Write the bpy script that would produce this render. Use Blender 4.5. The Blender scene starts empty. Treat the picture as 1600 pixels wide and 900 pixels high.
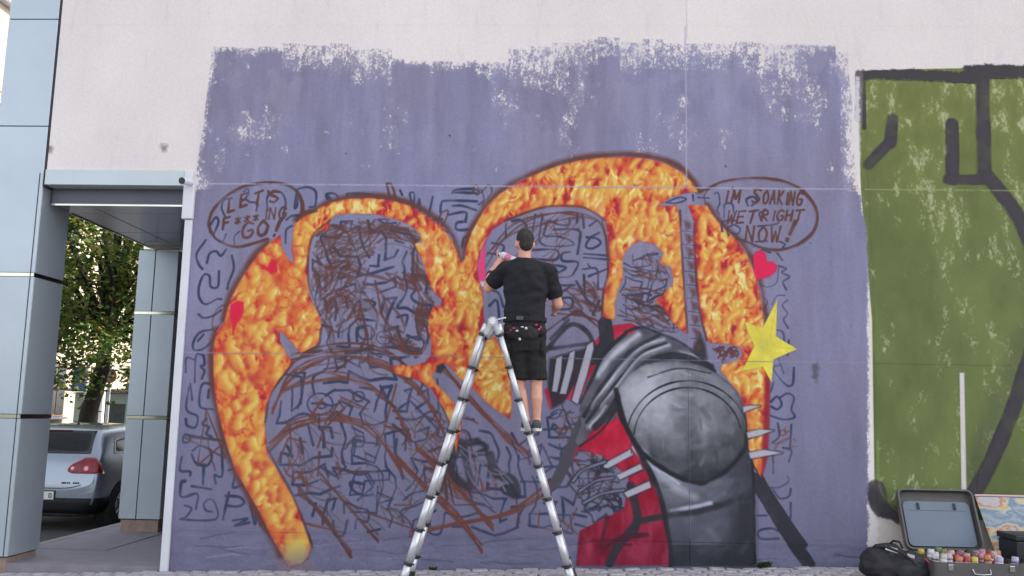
import bpy, bmesh, math, random
import numpy as np
from mathutils import Vector, Matrix, noise as mnoise
random.seed(7); RNG = np.random.default_rng(7)
S = bpy.context.scene
COL = S.collection
PI = math.pi

# ------------------------------------------------------------------ camera
FPX, PITCH, YAW, ROLL, CH = 1400.0, .1428, -.0392, .0187, 1.5
def _cam():
    fw = Vector((math.sin(YAW)*math.cos(PITCH), math.cos(YAW)*math.cos(PITCH), math.sin(PITCH)))
    rt = Vector((math.cos(YAW), -math.sin(YAW), 0)); up = rt.cross(fw)
    c, s = math.cos(ROLL), math.sin(ROLL)
    return rt*c + up*s, up*c - rt*s, fw
RT, UP, FW = _cam()
cam = bpy.data.cameras.new('camera'); camo = bpy.data.objects.new('camera', cam); COL.objects.link(camo)
m = Matrix((RT, UP, -FW)).transposed().to_4x4(); m.translation = (0, 0, CH); camo.matrix_world = m
cam.sensor_width = 36; cam.lens = 36*FPX/1600; cam.clip_start = .05; cam.clip_end = 2000
S.camera = camo
def at(x, y, Y):
    """place on the depth plane Y that a measured photo position belongs to"""
    d = RT*((x-800)/FPX) - UP*((y-450)/FPX) + FW
    d = d/d.y
    return Vector((d.x*Y, Y, CH + d.z*Y))
D = 8.8                                  # distance of the wall

# ------------------------------------------------------------------ light
SUN = Vector((.80, .30, .78)).normalized()
w = bpy.data.worlds.new('World'); S.world = w; w.use_nodes = True
nt = w.node_tree; sky = nt.nodes.new('ShaderNodeTexSky'); sky.sky_type = 'NISHITA'; sky.sun_disc = False
sky.sun_elevation = math.asin(SUN.z); sky.sun_rotation = math.atan2(SUN.x, SUN.y)
sky.air_density = 1.0; sky.dust_density = 2.5; sky.ozone_density = 1.0
bg = nt.nodes['Background']; bg.inputs['Strength'].default_value = .14
hs = nt.nodes.new('ShaderNodeHueSaturation'); hs.inputs['Saturation'].default_value = .30      # a hazy, milky summer sky
nt.links.new(sky.outputs[0], hs.inputs['Color']); nt.links.new(hs.outputs[0], bg.inputs[0])
sl = bpy.data.lights.new('sun', 'SUN'); sl.energy = 3.6; sl.angle = math.radians(.5); sl.color = (1, .95, .86)
so = bpy.data.objects.new('sun', sl); COL.objects.link(so)
so.rotation_euler = SUN.to_track_quat('Z', 'Y').to_euler(); so.location = (20, 10, 30)
vs = S.view_settings; vs.view_transform = 'Standard'; vs.look = 'None'; vs.gamma = 1; vs.exposure = 1.74
S.cycles.use_denoising = True

# ------------------------------------------------------------------ materials
def srgb(r, g, b):
    f = lambda c: (c/255)/12.92 if c/255 <= .04045 else ((c/255+.055)/1.055)**2.4
    return (f(r), f(g), f(b), 1)
def mat(name, col, rough=.6, metal=0, var=.12, scale=6, bump=0, bscale=60, coat=0, stretch=(1, 1, 1), spec=.5, trans=0):
    m = bpy.data.materials.new(name); m.use_nodes = True; t = m.node_tree; b = t.nodes['Principled BSDF']
    b.inputs['Roughness'].default_value = rough; b.inputs['Metallic'].default_value = metal
    b.inputs['Coat Weight'].default_value = coat; b.inputs['Specular IOR Level'].default_value = spec
    b.inputs['Transmission Weight'].default_value = trans
    tc = t.nodes.new('ShaderNodeTexCoord'); mp = t.nodes.new('ShaderNodeMapping'); mp.inputs['Scale'].default_value = stretch
    t.links.new(tc.outputs['Object'], mp.inputs[0])
    n = t.nodes.new('ShaderNodeTexNoise'); n.inputs['Scale'].default_value = scale; n.inputs['Detail'].default_value = 6
    t.links.new(mp.outputs[0], n.inputs['Vector'])
    r = t.nodes.new('ShaderNodeValToRGB'); c = Vector(col[:3])
    r.color_ramp.elements[0].color = (*(c*(1-var)), 1); r.color_ramp.elements[1].color = (*(c*(1+var)), 1)
    r.color_ramp.elements[0].position = .3; r.color_ramp.elements[1].position = .7
    t.links.new(n.outputs[0], r.inputs[0]); t.links.new(r.outputs[0], b.inputs['Base Color'])
    if bump:
        n2 = t.nodes.new('ShaderNodeTexNoise'); n2.inputs['Scale'].default_value = bscale; n2.inputs['Detail'].default_value = 4
        t.links.new(mp.outputs[0], n2.inputs['Vector'])
        bp = t.nodes.new('ShaderNodeBump'); bp.inputs['Strength'].default_value = bump; bp.inputs['Distance'].default_value = .01
        t.links.new(n2.outputs[0], bp.inputs['Height']); t.links.new(bp.outputs[0], b.inputs['Normal'])
    return m
M = {}
M['concrete'] = mat('concrete', srgb(208, 202, 206), .9, var=.05, scale=2, bump=.15, bscale=45)
M['clad'] = mat('aluminium cladding', srgb(172, 182, 191), .34, .4, var=.08, scale=1.1, bump=.12, bscale=1.6)
M['clad_pale'] = mat('pale cladding', srgb(184, 194, 198), .4, .2, var=.04, scale=1.5)
M['clad_side'] = M['clad']
M['soffit'] = mat('polished soffit', srgb(158, 160, 174), .25, .7, var=.08, scale=2, bump=.05, bscale=1.2)
M['joint'] = mat('dark joint sealant', srgb(55, 50, 60), .8, var=.1)
M['fascia'] = mat('dark fascia', srgb(84, 86, 98), .45, .2, var=.08, scale=2)
M['steel'] = mat('polished steel strip', srgb(190, 190, 175), .15, 1, var=.08, scale=5, bump=.05, bscale=2)
M['plinth'] = mat('stone plinth', srgb(142, 122, 110), .8, var=.2, scale=14, bump=.2)
M['darkwall'] = mat('dark return wall', srgb(48, 46, 54), .5, var=.2, scale=3)
M['white'] = mat('white painted metal', srgb(206, 208, 214), .45, var=.04, scale=3)
M['floor'] = mat('stone floor', srgb(128, 122, 132), .55, var=.12, scale=5, bump=.06, bscale=30)
M['asphalt'] = mat('asphalt', (.05, .05, .052, 1), .9, var=.3, scale=25, bump=.4, bscale=120)
M['pave'] = mat('pavement bedding', srgb(120, 116, 118), .9, var=.25, scale=18, bump=.4, bscale=60)
M['cobble'] = mat('grey paving stone', srgb(158, 154, 158), .85, var=.25, scale=9, bump=.4, bscale=70)
M['kerb'] = mat('kerb stone', srgb(135, 132, 135), .85, var=.15, scale=10, bump=.2)
M['alu'] = mat('ladder aluminium', srgb(208, 208, 212), .42, .55, var=.05, scale=8, stretch=(6, 6, 1), bump=.02)
M['blackplastic'] = mat('black plastic', (.018, .018, .02, 1), .45, var=.2)
M['greyplastic'] = mat('grey plastic', srgb(178, 178, 182), .45, var=.08)
M['skin'] = mat('skin', srgb(200, 148, 128), .5, var=.10, scale=14, bump=.05, bscale=160)
M['hair'] = mat('dark hair', (.012, .010, .009, 1), .6, var=.5, scale=60, bump=.6, bscale=220)
M['tee'] = mat('black cotton', (.0075, .0075, .011, 1), .9, var=.25, scale=9, bump=.15, bscale=240)
M['shorts'] = mat('black cargo cotton', (.0095, .009, .010, 1), .9, var=.3, scale=9, bump=.2, bscale=200)
M['pouch'] = mat('paint stained pouch', (.013, .012, .012, 1), .85, var=.4, scale=20, bump=.3)
M['pinkpaint'] = mat('pink paint spatter', srgb(215, 60, 110), .6, var=.2)
M['whitepaint'] = mat('white paint spatter', srgb(210, 205, 205), .6, var=.1)
M['shoe'] = mat('grey canvas shoe', srgb(70, 72, 74), .8, var=.2, scale=30, bump=.2)
M['sole'] = mat('pale rubber sole', srgb(200, 198, 192), .7, var=.08)
M['eye'] = mat('eye', srgb(225, 222, 218), .2, var=.02)
M['carpaint'] = mat('silver car paint', srgb(138, 147, 160), .25, .55, var=.02, coat=.8)
M['carglass'] = mat('dark car glass', (.006, .011, .014, 1), .06, 0, var=.1, coat=.15)
M['carblack'] = mat('black bumper plastic', (.02, .02, .023, 1), .6, var=.15)
M['tailred'] = mat('red lamp plastic', srgb(172, 14, 34), .1, 0, var=.15, coat=1)
M['taillens'] = mat('lamp reflector', srgb(215, 120, 130), .15, .3, var=.1, coat=1)
M['rubber'] = mat('tyre rubber', (.015, .015, .015, 1), .8, var=.2)
M['rim'] = mat('alloy rim', srgb(150, 152, 156), .3, .8, var=.05)
M['plate'] = mat('white number plate', srgb(215, 215, 212), .4, var=.03)
M['bark'] = mat('dark bark', (.028, .022, .018, 1), .95, var=.5, scale=9, stretch=(1, 1, .3), bump=.8, bscale=20)
M['case'] = mat('charcoal case shell', srgb(86, 82, 80), .55, var=.15, scale=10, bump=.25, bscale=120)
M['caselining'] = mat('blue grey case lining', srgb(104, 116, 130), .6, var=.05, scale=5)
M['chrome'] = mat('chrome', srgb(190, 190, 190), .2, 1, var=.05)
M['bag'] = mat('black nylon', (.016, .015, .018, 1), .75, var=.35, scale=12, bump=.3, bscale=90)
M['bluebag'] = mat('dark blue fabric', srgb(24, 36, 82), .8, var=.3, scale=10, bump=.3, bscale=60)
M['facade'] = mat('cream render', srgb(160, 148, 132), .9, var=.08, scale=.6, bump=.1, bscale=8)
M['facadegrey'] = mat('grey render', srgb(120, 118, 122), .9, var=.1, scale=.5)
M['winglass'] = mat('window glass', (.03, .035, .04, 1), .08, var=.2)
M['winframe'] = mat('brown window frame', srgb(120, 92, 72), .6, var=.1)
M['bluesign'] = mat('blue banner', srgb(70, 96, 146), .6, var=.1)
M['redsign'] = mat('red sign', srgb(150, 50, 52), .5, var=.1)
M['domeroof'] = mat('pale ribbed roof', srgb(205, 205, 205), .5, var=.05)
M['galv'] = mat('galvanised pole', srgb(160, 162, 164), .4, .6, var=.1)
def island_mat(name, stops, rough=.6):
    m = bpy.data.materials.new(name); m.use_nodes = True; t = m.node_tree; b = t.nodes['Principled BSDF']
    g = t.nodes.new('ShaderNodeNewGeometry'); r = t.nodes.new('ShaderNodeValToRGB')
    while len(r.color_ramp.elements) < len(stops): r.color_ramp.elements.new(.5)
    for e, (p, c) in zip(r.color_ramp.elements, stops): e.position = p; e.color = (*c, 1)
    t.links.new(g.outputs['Random Per Island'], r.inputs[0]); t.links.new(r.outputs[0], b.inputs['Base Color'])
    b.inputs['Roughness'].default_value = rough
    tr = t.nodes.new('ShaderNodeBsdfTranslucent'); mx = t.nodes.new('ShaderNodeMixShader'); mx.inputs[0].default_value = .5
    t.links.new(r.outputs[0], tr.inputs[0]); t.links.new(b.outputs[0], mx.inputs[1]); t.links.new(tr.outputs[0], mx.inputs[2])
    t.links.new(mx.outputs[0], t.nodes['Material Output'].inputs[0])
    return m
M['leaf'] = island_mat('tree leaves', [(0, (.045, .09, .016)), (.45, (.085, .15, .026)), (.75, (.16, .20, .04)), (1, (.27, .21, .045))])
M['weed'] = island_mat('weed leaves', [(0, (.03, .06, .015)), (1, (.08, .1, .03))])
_cans = {}
def colmat(rgb, rough=.4):
    if rgb not in _cans: _cans[rgb] = mat('plastic %d %d %d' % rgb, srgb(*rgb), rough, var=.06, coat=.2)
    return _cans[rgb]

# ------------------------------------------------------------------ object helpers
def link(name, me, parent=None, loc=None):
    o = bpy.data.objects.new(name, me); COL.objects.link(o)
    if loc is not None: o.location = loc
    if parent is not None: o.parent = parent
    return o
def tag(o, label=None, cat=None, group=None, kind=None):
    for k, v in (('label', label), ('category', cat), ('group', group), ('kind', kind)):
        if v: o[k] = v
    return o
def thing(name, label, cat, loc=(0, 0, 0), rot=0, group=None):
    o = bpy.data.objects.new(name, None); COL.objects.link(o); o.location = loc; o.rotation_euler = (0, 0, rot)
    o.empty_display_size = .1
    return tag(o, label, cat, group)
def done(name, bm, mt, parent=None, loc=None, smooth=False, kind=None):
    bmesh.ops.recalc_face_normals(bm, faces=bm.faces)
    me = bpy.data.meshes.new(name); bm.to_mesh(me); bm.free()
    for x in (mt if isinstance(mt, (list, tuple)) else [mt]): me.materials.append(x)
    if smooth: me.polygons.foreach_set('use_smooth', [True]*len(me.polygons))
    o = link(name, me, parent, loc)
    if kind: o['kind'] = kind
    return o
def box(bm, a, b, bev=0, seg=1):
    a, b = Vector(a), Vector(b); r = bmesh.ops.create_cube(bm, size=1)['verts']
    for v in r: v.co = Vector([(a[i]+b[i])/2 + v.co[i]*(b[i]-a[i]) for i in range(3)])
    if bev:
        es = list({e for v in r for e in v.link_edges})
        bmesh.ops.bevel(bm, geom=es, offset=bev, segments=seg, affect='EDGES', profile=.6)
    return r
def bx(name, a, b, mt, parent=None, bev=0, seg=1, kind=None, loc=None):
    bm = bmesh.new(); box(bm, a, b, bev, seg); return done(name, bm, mt, parent, loc, kind=kind)
def frame_of(d):
    d = d.normalized(); u = d.cross(Vector((0, 0, 1)))
    if u.length < .01: u = d.cross(Vector((1, 0, 0)))
    u.normalize(); return u, d.cross(u)
def rings(bm, rs, close=True):
    """rs: list of lists of Vector (same length) -> tube skin with caps"""
    vs_ = [[bm.verts.new(p) for p in r] for r in rs]; n = len(vs_[0])
    for a, b in zip(vs_, vs_[1:]):
        for i in range(n): bm.faces.new((a[i], a[(i+1) % n], b[(i+1) % n], b[i]))
    if close: bm.faces.new(vs_[0]); bm.faces.new(vs_[-1])
    return vs_
def tube(bm, p, q, r, r2=None, n=12, cap=True):
    p, q = Vector(p), Vector(q); u, v = frame_of(q-p); r2 = r if r2 is None else r2
    rings(bm, [[c + (u*math.cos(2*PI*i/n) + v*math.sin(2*PI*i/n))*rr for i in range(n)] for c, rr in ((p, r), (q, r2))], cap)
def pipe(bm, pts, r, n=8):
    pts = [Vector(p) for p in pts]; rs = []
    u = None
    for i, p in enumerate(pts):
        d = (pts[min(i+1, len(pts)-1)] - pts[max(i-1, 0)]).normalized()
        if u is None: u, v = frame_of(d)
        else: u = (u - d*u.dot(d)).normalized()
        v = d.cross(u); rr = r[i] if isinstance(r, (list, tuple)) else r
        rs.append([p + (u*math.cos(2*PI*k/n) + v*math.sin(2*PI*k/n))*rr for k in range(n)])
    rings(bm, rs)
def capsule(bm, p, q, r, r2=None, n=14, k=4):
    p, q = Vector(p), Vector(q); r2 = r if r2 is None else r2; d = q-p
    if d.length < 1e-6: d = Vector((0, 0, 1e-4)); q = p+d
    u, v = frame_of(d); d = d.normalized(); rs = []
    for c, rr, sg, rng in ((p, r, -1, range(k, -1, -1)), (q, r2, 1, range(0, k+1))):
        for j in rng:
            a = PI/2*j/k*.97; cr = rr*math.cos(a); off = rr*math.sin(a)*sg
            rs.append([c + d*off + (u*math.cos(2*PI*i/n) + v*math.sin(2*PI*i/n))*cr for i in range(n)])
    rings(bm, rs)
def ellipsoid(bm, c, rx, ry, rz, rot=None, n=16):
    r = bmesh.ops.create_uvsphere(bm, u_segments=n, v_segments=n//2+2, radius=1)['verts']
    for v in r:
        p = Vector((v.co.x*rx, v.co.y*ry, v.co.z*rz))
        if rot is not None: p = rot @ p
        v.co = p + Vector(c)
def loft(bm, rs, n=24):
    """rs: (center, rx, ry) horizontal ellipses"""
    rings(bm, [[Vector(c) + Vector((math.cos(2*PI*i/n)*rx, math.sin(2*PI*i/n)*ry, 0)) for i in range(n)] for c, rx, ry in rs])
def remesh(bm, voxel, smooth=4, wrinkle=0, wscale=9, factor=.5):
    bmesh.ops.recalc_face_normals(bm, faces=bm.faces)
    me = bpy.data.meshes.new('tmp'); bm.to_mesh(me); bm.free()
    o = bpy.data.objects.new('tmp', me); COL.objects.link(o)
    md = o.modifiers.new('r', 'REMESH'); md.mode = 'VOXEL'; md.voxel_size = voxel
    if smooth: s = o.modifiers.new('s', 'SMOOTH'); s.iterations = smooth; s.factor = factor
    dg = bpy.context.evaluated_depsgraph_get(); dg.update()
    out = bpy.data.meshes.new_from_object(o.evaluated_get(dg)); bpy.data.objects.remove(o); bpy.data.meshes.remove(me)
    if wrinkle:
        ns = [v.normal.copy() for v in out.vertices]
        for v, nn in zip(out.vertices, ns):
            p = v.co; f = mnoise.noise(Vector((p.x*wscale, p.y*wscale, p.z*wscale*1.7))) + .5*mnoise.noise(p*wscale*2.3) - .9*abs(mnoise.noise(Vector((p.x*wscale*.55+p.z*wscale*.5, p.y*wscale, p.z*wscale*1.5-p.x*wscale*.6))))+.25
            v.co = p + nn*(f*wrinkle)
    out.polygons.foreach_set('use_smooth', [True]*len(out.polygons))
    return out
def meshobj(name, me, mt, parent=None):
    me.name = name; me.materials.clear(); me.materials.append(mt); return link(name, me, parent)

# ------------------------------------------------------------------ the paint on the wall: a colour map drawn stroke by stroke
TX0, TX1, TZ0, TZ1, TS = -5.4, 6.2, -.2, 6.0, 200
TW, TH = int((TX1-TX0)*TS), int((TZ1-TZ0)*TS)
_rt, _up, _fw = (np.array(v) for v in (RT, UP, FW))
def wall(pts):
    """photo measurements -> metres on the wall (x, z)"""
    p = np.asarray(pts, float).reshape(-1, 2)
    d = np.outer((p[:, 0]-800)/FPX, _rt) - np.outer((p[:, 1]-450)/FPX, _up) + _fw
    d = d/d[:, 1:2]*D
    return np.stack([d[:, 0], CH + d[:, 2]], 1)
def tex(pts):
    q = wall(pts); return np.stack([(q[:, 0]-TX0)*TS, (q[:, 1]-TZ0)*TS], 1)
K = 1.25                                  # map cells per measured unit
def vnoise(h, w, ch, cw, seed):
    r = np.random.default_rng(seed); gh, gw = int(h/ch)+3, int(w/cw)+3
    g = r.random((gh, gw), dtype=np.float32)
    y = np.arange(h, dtype=np.float32)/ch; x = np.arange(w, dtype=np.float32)/cw
    yi, xi = y.astype(int), x.astype(int); fy, fx = y-yi, x-xi
    fy = fy*fy*(3-2*fy); fx = fx*fx*(3-2*fx)
    a = g[yi]; b = g[yi+1]; r0 = a*(1-fy[:, None]) + b*fy[:, None]
    return r0[:, xi]*(1-fx) + r0[:, xi+1]*fx
def fbm(h, w, ch, cw, seed, o=4):
    t = np.zeros((h, w), np.float32); a = 1; s = 0
    for i in range(o):
        t += a*vnoise(h, w, max(ch/2**i, 1.01), max(cw/2**i, 1.01), seed*31+i); s += a; a *= .55
    return t/s
YY, XX = np.mgrid[0:TH, 0:TW].astype(np.float32)
# measured coordinates of every map cell, for rules such as "fades towards the top edge"
def _inv():
    X = XX/TS+TX0; Z = YY/TS+TZ0-CH
    c = [X*a[0] + D*a[1] + Z*a[2] for a in (_rt, _up, _fw)]
    return 800 + FPX*c[0]/c[2], 450 - FPX*c[1]/c[2]
PXX, PXY = _inv()
C = np.empty((TH, TW, 3), np.float32)
def rgb(r, g, b): return np.array([r, g, b], np.float32)/255
def lay(mask, col, sl=None):
    if sl is None: C[:] = C*(1-mask[..., None]) + col*mask[..., None]
    else: C[sl] = C[sl]*(1-mask[..., None]) + col*mask[..., None]
def bbox(t, pad):
    x0 = int(max(t[:, 0].min()-pad, 0)); x1 = int(min(t[:, 0].max()+pad+1, TW))
    y0 = int(max(t[:, 1].min()-pad, 0)); y1 = int(min(t[:, 1].max()+pad+1, TH))
    return (slice(y0, max(y1, y0+1)), slice(x0, max(x1, x0+1)))
def segdist(t, sl, closed=False, lim=None):
    d = np.full((sl[0].stop-sl[0].start, sl[1].stop-sl[1].start), 1e9, np.float32)
    P = t if not closed else np.vstack([t, t[:1]])
    for a, b in zip(P[:-1], P[1:]):
        if lim is None: s2 = sl; dd = d
        else:
            s2 = bbox(np.array([a, b]), lim)
            y0, y1 = max(s2[0].start, sl[0].start), min(s2[0].stop, sl[0].stop); x0, x1 = max(s2[1].start, sl[1].start), min(s2[1].stop, sl[1].stop)
            if y1 <= y0 or x1 <= x0: continue
            s2 = (slice(y0, y1), slice(x0, x1)); dd = d[y0-sl[0].start:y1-sl[0].start, x0-sl[1].start:x1-sl[1].start]
        x = XX[s2]-a[0]; y = YY[s2]-a[1]; e = b-a; L = max(float(e@e), 1e-6)
        k = np.clip((x*e[0]+y*e[1])/L, 0, 1)
        np.minimum(dd, (x-k*e[0])**2 + (y-k*e[1])**2, out=dd)
    return np.sqrt(d)
def inside(t, sl):
    r = np.zeros((sl[0].stop-sl[0].start, sl[1].stop-sl[1].start), bool); x = XX[sl]; y = YY[sl]; n = len(t)
    for i in range(n):
        a, b = t[i], t[(i+1) % n]
        if a[1] == b[1]: continue
        c = ((a[1] > y) != (b[1] > y)) & (x < (b[0]-a[0])*(y-a[1])/(b[1]-a[1]) + a[0]); r ^= c
    return r
def catmull(p, closed=False, k=6):
    p = np.asarray(p, float); n = len(p)
    if n < 3: return p
    q = np.vstack([p[-1:], p, p[:2]]) if closed else np.vstack([2*p[0]-p[1], p, 2*p[-1]-p[-2]])
    out = []
    for i in range(len(q)-3):
        a, b, c, d = q[i:i+4]
        for s in np.arange(k)/k:
            out.append(.5*((2*b)+(c-a)*s+(2*a-5*b+4*c-d)*s*s+(3*b-a-3*c+d)*s**3))
    if not closed: out.append(p[-1])
    return np.array(out)
def field(pts, pad=40, smooth=False, lim=None):
    """signed distance (measured units, + inside) of a shape, with its window"""
    t = tex(catmull(pts, True, 4) if smooth else pts); sl = bbox(t, pad); d = segdist(t, sl, True, lim)
    d = np.minimum(d, 400); return np.where(inside(t, sl), d, -d)/K, sl
GRAIN = fbm(TH, TW, 5, 5, 900, 3); PRES = fbm(TH, TW, 34, 34, 901, 3)-.5
def fill(pts, col, soft=1.0, alpha=1.0, smooth=False, rag=0):
    f, sl = field(pts, 12, smooth)
    if rag: f = f + (GRAIN[sl]-.5)*rag
    m = np.clip(f/soft*.5+.5, 0, 1)*alpha; lay(m, col, sl); return f, sl
def stroke(pts, wd, col, alpha=.9, soft=1.1, smooth=True, dry=0):
    p = np.asarray(pts, float)
    if smooth and len(p) > 2: p = catmull(p, False, 5)
    t = tex(p); r = (wd/2+soft)*K+2; sl = bbox(t, r); d = segdist(t, sl, False, r)/K
    pr = PRES[sl]; d = d+np.clip(pr*min(wd*.55, 3), -2, 2); m = np.clip((wd/2+soft/2-d)/soft, 0, 1)*np.clip(alpha*(1-pr*.9), 0, 1)
    if dry: m = m*np.clip((GRAIN[sl]-.5+.5-dry)*6+.8, 0, 1)
    lay(m, col, sl)

# --- bare wall
n1 = fbm(TH, TW, 260, 200, 1, 4); n2 = fbm(TH, TW, 60, 9, 2, 3); n3 = fbm(TH, TW, 3, 3, 3, 2)
C[:] = rgb(217, 209, 206)*(1 + (n1[..., None]-.5)*.10 + (n3[..., None]-.5)*.05)
C *= 1-np.clip((n2[..., None]-.66)*.12, 0, .03)
ZZ = YY/TS+TZ0
C *= 1-.10*np.exp(-np.maximum(ZZ-.1, 0)/.25)[..., None]          # grime and splash at the foot
for x, y, r in ((78, 233, 4), (256, 231, 4), (72, 225, 3)):
    fill([(x-r, y-r), (x+r, y-r*.6), (x+r*.6, y+r), (x-r*.5, y+r*1.2)], rgb(90, 82, 80), 4, .8, rag=5)
stroke([(1072, 0), (1073, 60)], 1.5, rgb(165, 156, 158), .5)

# --- green lettering fragment on the right
GREEN = [(1337, 112), (1400, 109), (1500, 107), (1530, 103), (1620, 103), (1780, 106), (1790, 500), (1780, 840), (1600, 812), (1420, 815), (1395, 812), (1376, 795), (1366, 765), (1362, 500), (1345, 300)]
f, sl = field(GREEN, 16)
g = fbm(*f.shape, 120, 60, 11, 4); g2 = fbm(*f.shape, 34, 17, 12, 5); g3 = fbm(*f.shape, 5, 3.5, 13, 3); px_, py_ = PXX[sl], PXY[sl]
up = np.clip((420-py_)/330, 0, 1)[..., None]
col = rgb(99, 110, 62)*(1+(g[..., None]-.5)*.35)
col = col*(1-up*.75) + rgb(118, 122, 66)*(1+(g2[..., None]-.5)*.4)*up*.75
lay(np.clip(f+.5, 0, 1), col, sl)
sc = g2*.55+g3*.3+g*.3
thr = .69-.05*np.clip((500-py_)/300, -.6, 1)
scuff = np.clip((sc-thr)*9, 0, 1)*np.clip(f/6, 0, 1)
lay(scuff*.62, rgb(190, 188, 160), sl)
INK = rgb(60, 56, 60)
def band(p, wd, a=.97, smooth=False):
    stroke(p, wd, INK, a, 3.0, smooth, dry=.16); stroke(p, wd*.5, rgb(74, 70, 76), .3, wd*.4, smooth, dry=.1)
fill([(1337, 111), (1420, 108), (1505, 113), (1506, 103), (1535, 101), (1600, 103), (1780, 105), (1780, 124), (1620, 122), (1545, 124), (1520, 131), (1430, 126), (1368, 124), (1337, 126)], INK, 1.5, .97, rag=7)
stroke([(1342, 118), (1342, 185)], 13, rgb(104, 96, 108), .9, 2, False, dry=.1)
stroke([(1350, 128), (1350, 200)], 5, INK, .8, 2, False)
band([(1535, 118), (1536, 200), (1538, 276)], 22)
band([(1394, 186), (1391, 224)], 19); band([(1391, 222), (1356, 258)], 18)
band([(1487, 195), (1488, 280)], 21); band([(1480, 281), (1545, 281)], 16)
band([(1543, 276), (1565, 303), (1585, 330), (1602, 362), (1618, 410), (1624, 470), (1620, 520), (1603, 575), (1584, 635), (1560, 695), (1534, 748), (1515, 780)], 23, smooth=True)
stroke([(1596, 520), (1575, 585), (1545, 660), (1520, 740)], 26, INK, .22, 16)
band([(1368, 765), (1378, 795), (1412, 815), (1445, 825)], 30, smooth=True)
fill([(1368, 806), (1390, 812), (1420, 830), (1430, 856), (1372, 858), (1370, 840), (1376, 836), (1369, 828), (1374, 822)], rgb(200, 192, 184), 1.5, .95, rag=6)
stroke([(1371, 690), (1374, 760), (1392, 790), (1405, 800)], 2.5, rgb(150, 160, 100), .45, 3)
for p in ((1395, 780), (1418, 757), (1424, 750)): stroke([p, (p[0]+3, p[1]-8)], 3, rgb(205, 210, 170), .7, 2)
STRIPE = [(1498.5, 583), (1506, 583), (1509.5, 769), (1501.5, 769)]
fill(STRIPE, rgb(205, 198, 198), .8)

# --- lavender grey ground coat, rolled on
TOPS = [(331, 369, 73, 9), (369, 404, 75, 16), (404, 440, 73, 12), (440, 477, 68, 48), (477, 516, 71, 40), (516, 548, 68, 55), (548, 580, 78, 60), (580, 612, 76, 62), (612, 631, 92, 10), (631, 683, 95, 12), (683, 722, 96, 18), (722, 764, 94, 12), (764, 794, 97, 26), (794, 828, 77, 60), (828, 863, 73, 62), (863, 903, 67, 40), (903, 934, 61, 48), (934, 968, 58, 34), (968, 1003, 66, 55), (1003, 1036, 61, 50), (1036, 1084, 68, 44), (1084, 1116, 66, 48), (1116, 1142, 69, 50), (1142, 1184, 65, 36), (1184, 1212, 68, 52), (1212, 1242, 70, 46), (1242, 1272, 69, 22), (1272, 1305, 70, 14), (1305, 1324, 82, 40)]
COAT = [(300, 900), (300, 600), (302, 300)] + [(303, 283), (308, 250), (316, 205), (326, 125), (331, 73)]
for a, b, y, d_ in TOPS: COAT += [(a+.5, y), (b-.5, y+1)]
COAT += [(1325, 110), (1331, 160), (1335, 262), (1352, 288), (1356, 380), (1364, 500), (1368, 760), (1371, 830), (1368, 856), (1460, 858), (1460, 900)]
COAT[0:3] = [(248, 905), (262, 760), (288, 440), (296, 300)]
dry = np.zeros((TH, TW), np.float32) + 10; top = np.full((TH, TW), 70, np.float32)
for a, b, y, d_ in TOPS:
    k = (PXX >= a) & (PXX < b); dry[k] = d_; top[k] = y
h1 = fbm(TH, TW, 26, 7, 21, 4); h2 = fbm(TH, TW, 3.2, 2.2, 22, 2); h3 = fbm(TH, TW, 70, 45, 23, 4)
nz_ = lambda t: (t-t.mean())/t.std()
hp = .5+(nz_(h1)*.45+nz_(h2)*.75+nz_(fbm(TH, TW, 9, 16, 27, 3))*.4)*.16
cov = np.clip((PXY-top)/dry, 0, 1)
cov = np.where(cov < 1, .46+.54*cov, 1.0)
fr = np.clip((1338+np.clip((PXY-262)*.2, 0, 22)-PXX)/np.where(PXY < 300, 26, 7), 0, 1); fr = np.where(PXY < 320, .22+.78*fr, fr)
fl = np.where(PXY < 300, np.clip((PXX-(335-(PXY-75)*.16)+6)/14, 0, 1)*.8+.2, 1)
fl = np.minimum(fl, np.where(PXY < 297, np.clip(np.hypot((PXX-302)/1.3, PXY-287)/26, 0, 1)*.75+.25, 1))
cov = np.minimum(np.minimum(cov, fr), fl)
patch = np.clip((h3-.60)*1.3, 0, .24)*np.clip((310-PXY)/120, 0, 1)
cov = cov-patch
f, sl = field(COAT, 20)
cmask = np.zeros((TH, TW), np.float32); cmask[sl] = np.clip(f+.5, 0, 1)
paint = np.clip((cov-(hp-.5)*1.35-.40)*2.6, 0, 1)*(.80+.2*np.clip((cov-.5)*2, 0, 1))
paint = np.where(cov > .97, 1, paint)*cmask
c1 = fbm(TH, TW, 150, 22, 24, 4); c2 = fbm(TH, TW, 200, 160, 25, 3)
lav = rgb(126, 121, 148)*(1+(c1[..., None]-.5)*.20+(c2[..., None]-.5)*.12)
lav = lav + (rgb(115, 119, 151)-rgb(126, 121, 148))*np.clip((c2[..., None]-.5)*3, 0, 1)*.6
lowf = np.clip((PXY-480)/380, 0, 1)[..., None]
lav = lav*(1-lowf) + rgb(107, 105, 131)*(1+(c1[..., None]-.5)*.1)*lowf      # light falloff down the wall, painted into the coat as a darker tone
lav = lav*(1+(n3[..., None]-.5)*.08)
lay(paint*.97, lav)
lay(np.clip((fbm(TH, TW, 90, 60, 26, 6)-.55)*2, 0, .16)*cmask*np.clip((330-PXY)/200, 0, 1), rgb(176, 172, 186))
fill([(1336, 120), (1343, 120), (1344, 268), (1338, 262), (1334, 200)], rgb(212, 206, 210), 2, .85, rag=5)
fill([(1268, 572), (1276, 568), (1279, 582), (1275, 596), (1269, 590)], rgb(70, 70, 80), 3, .7, rag=9)
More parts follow.
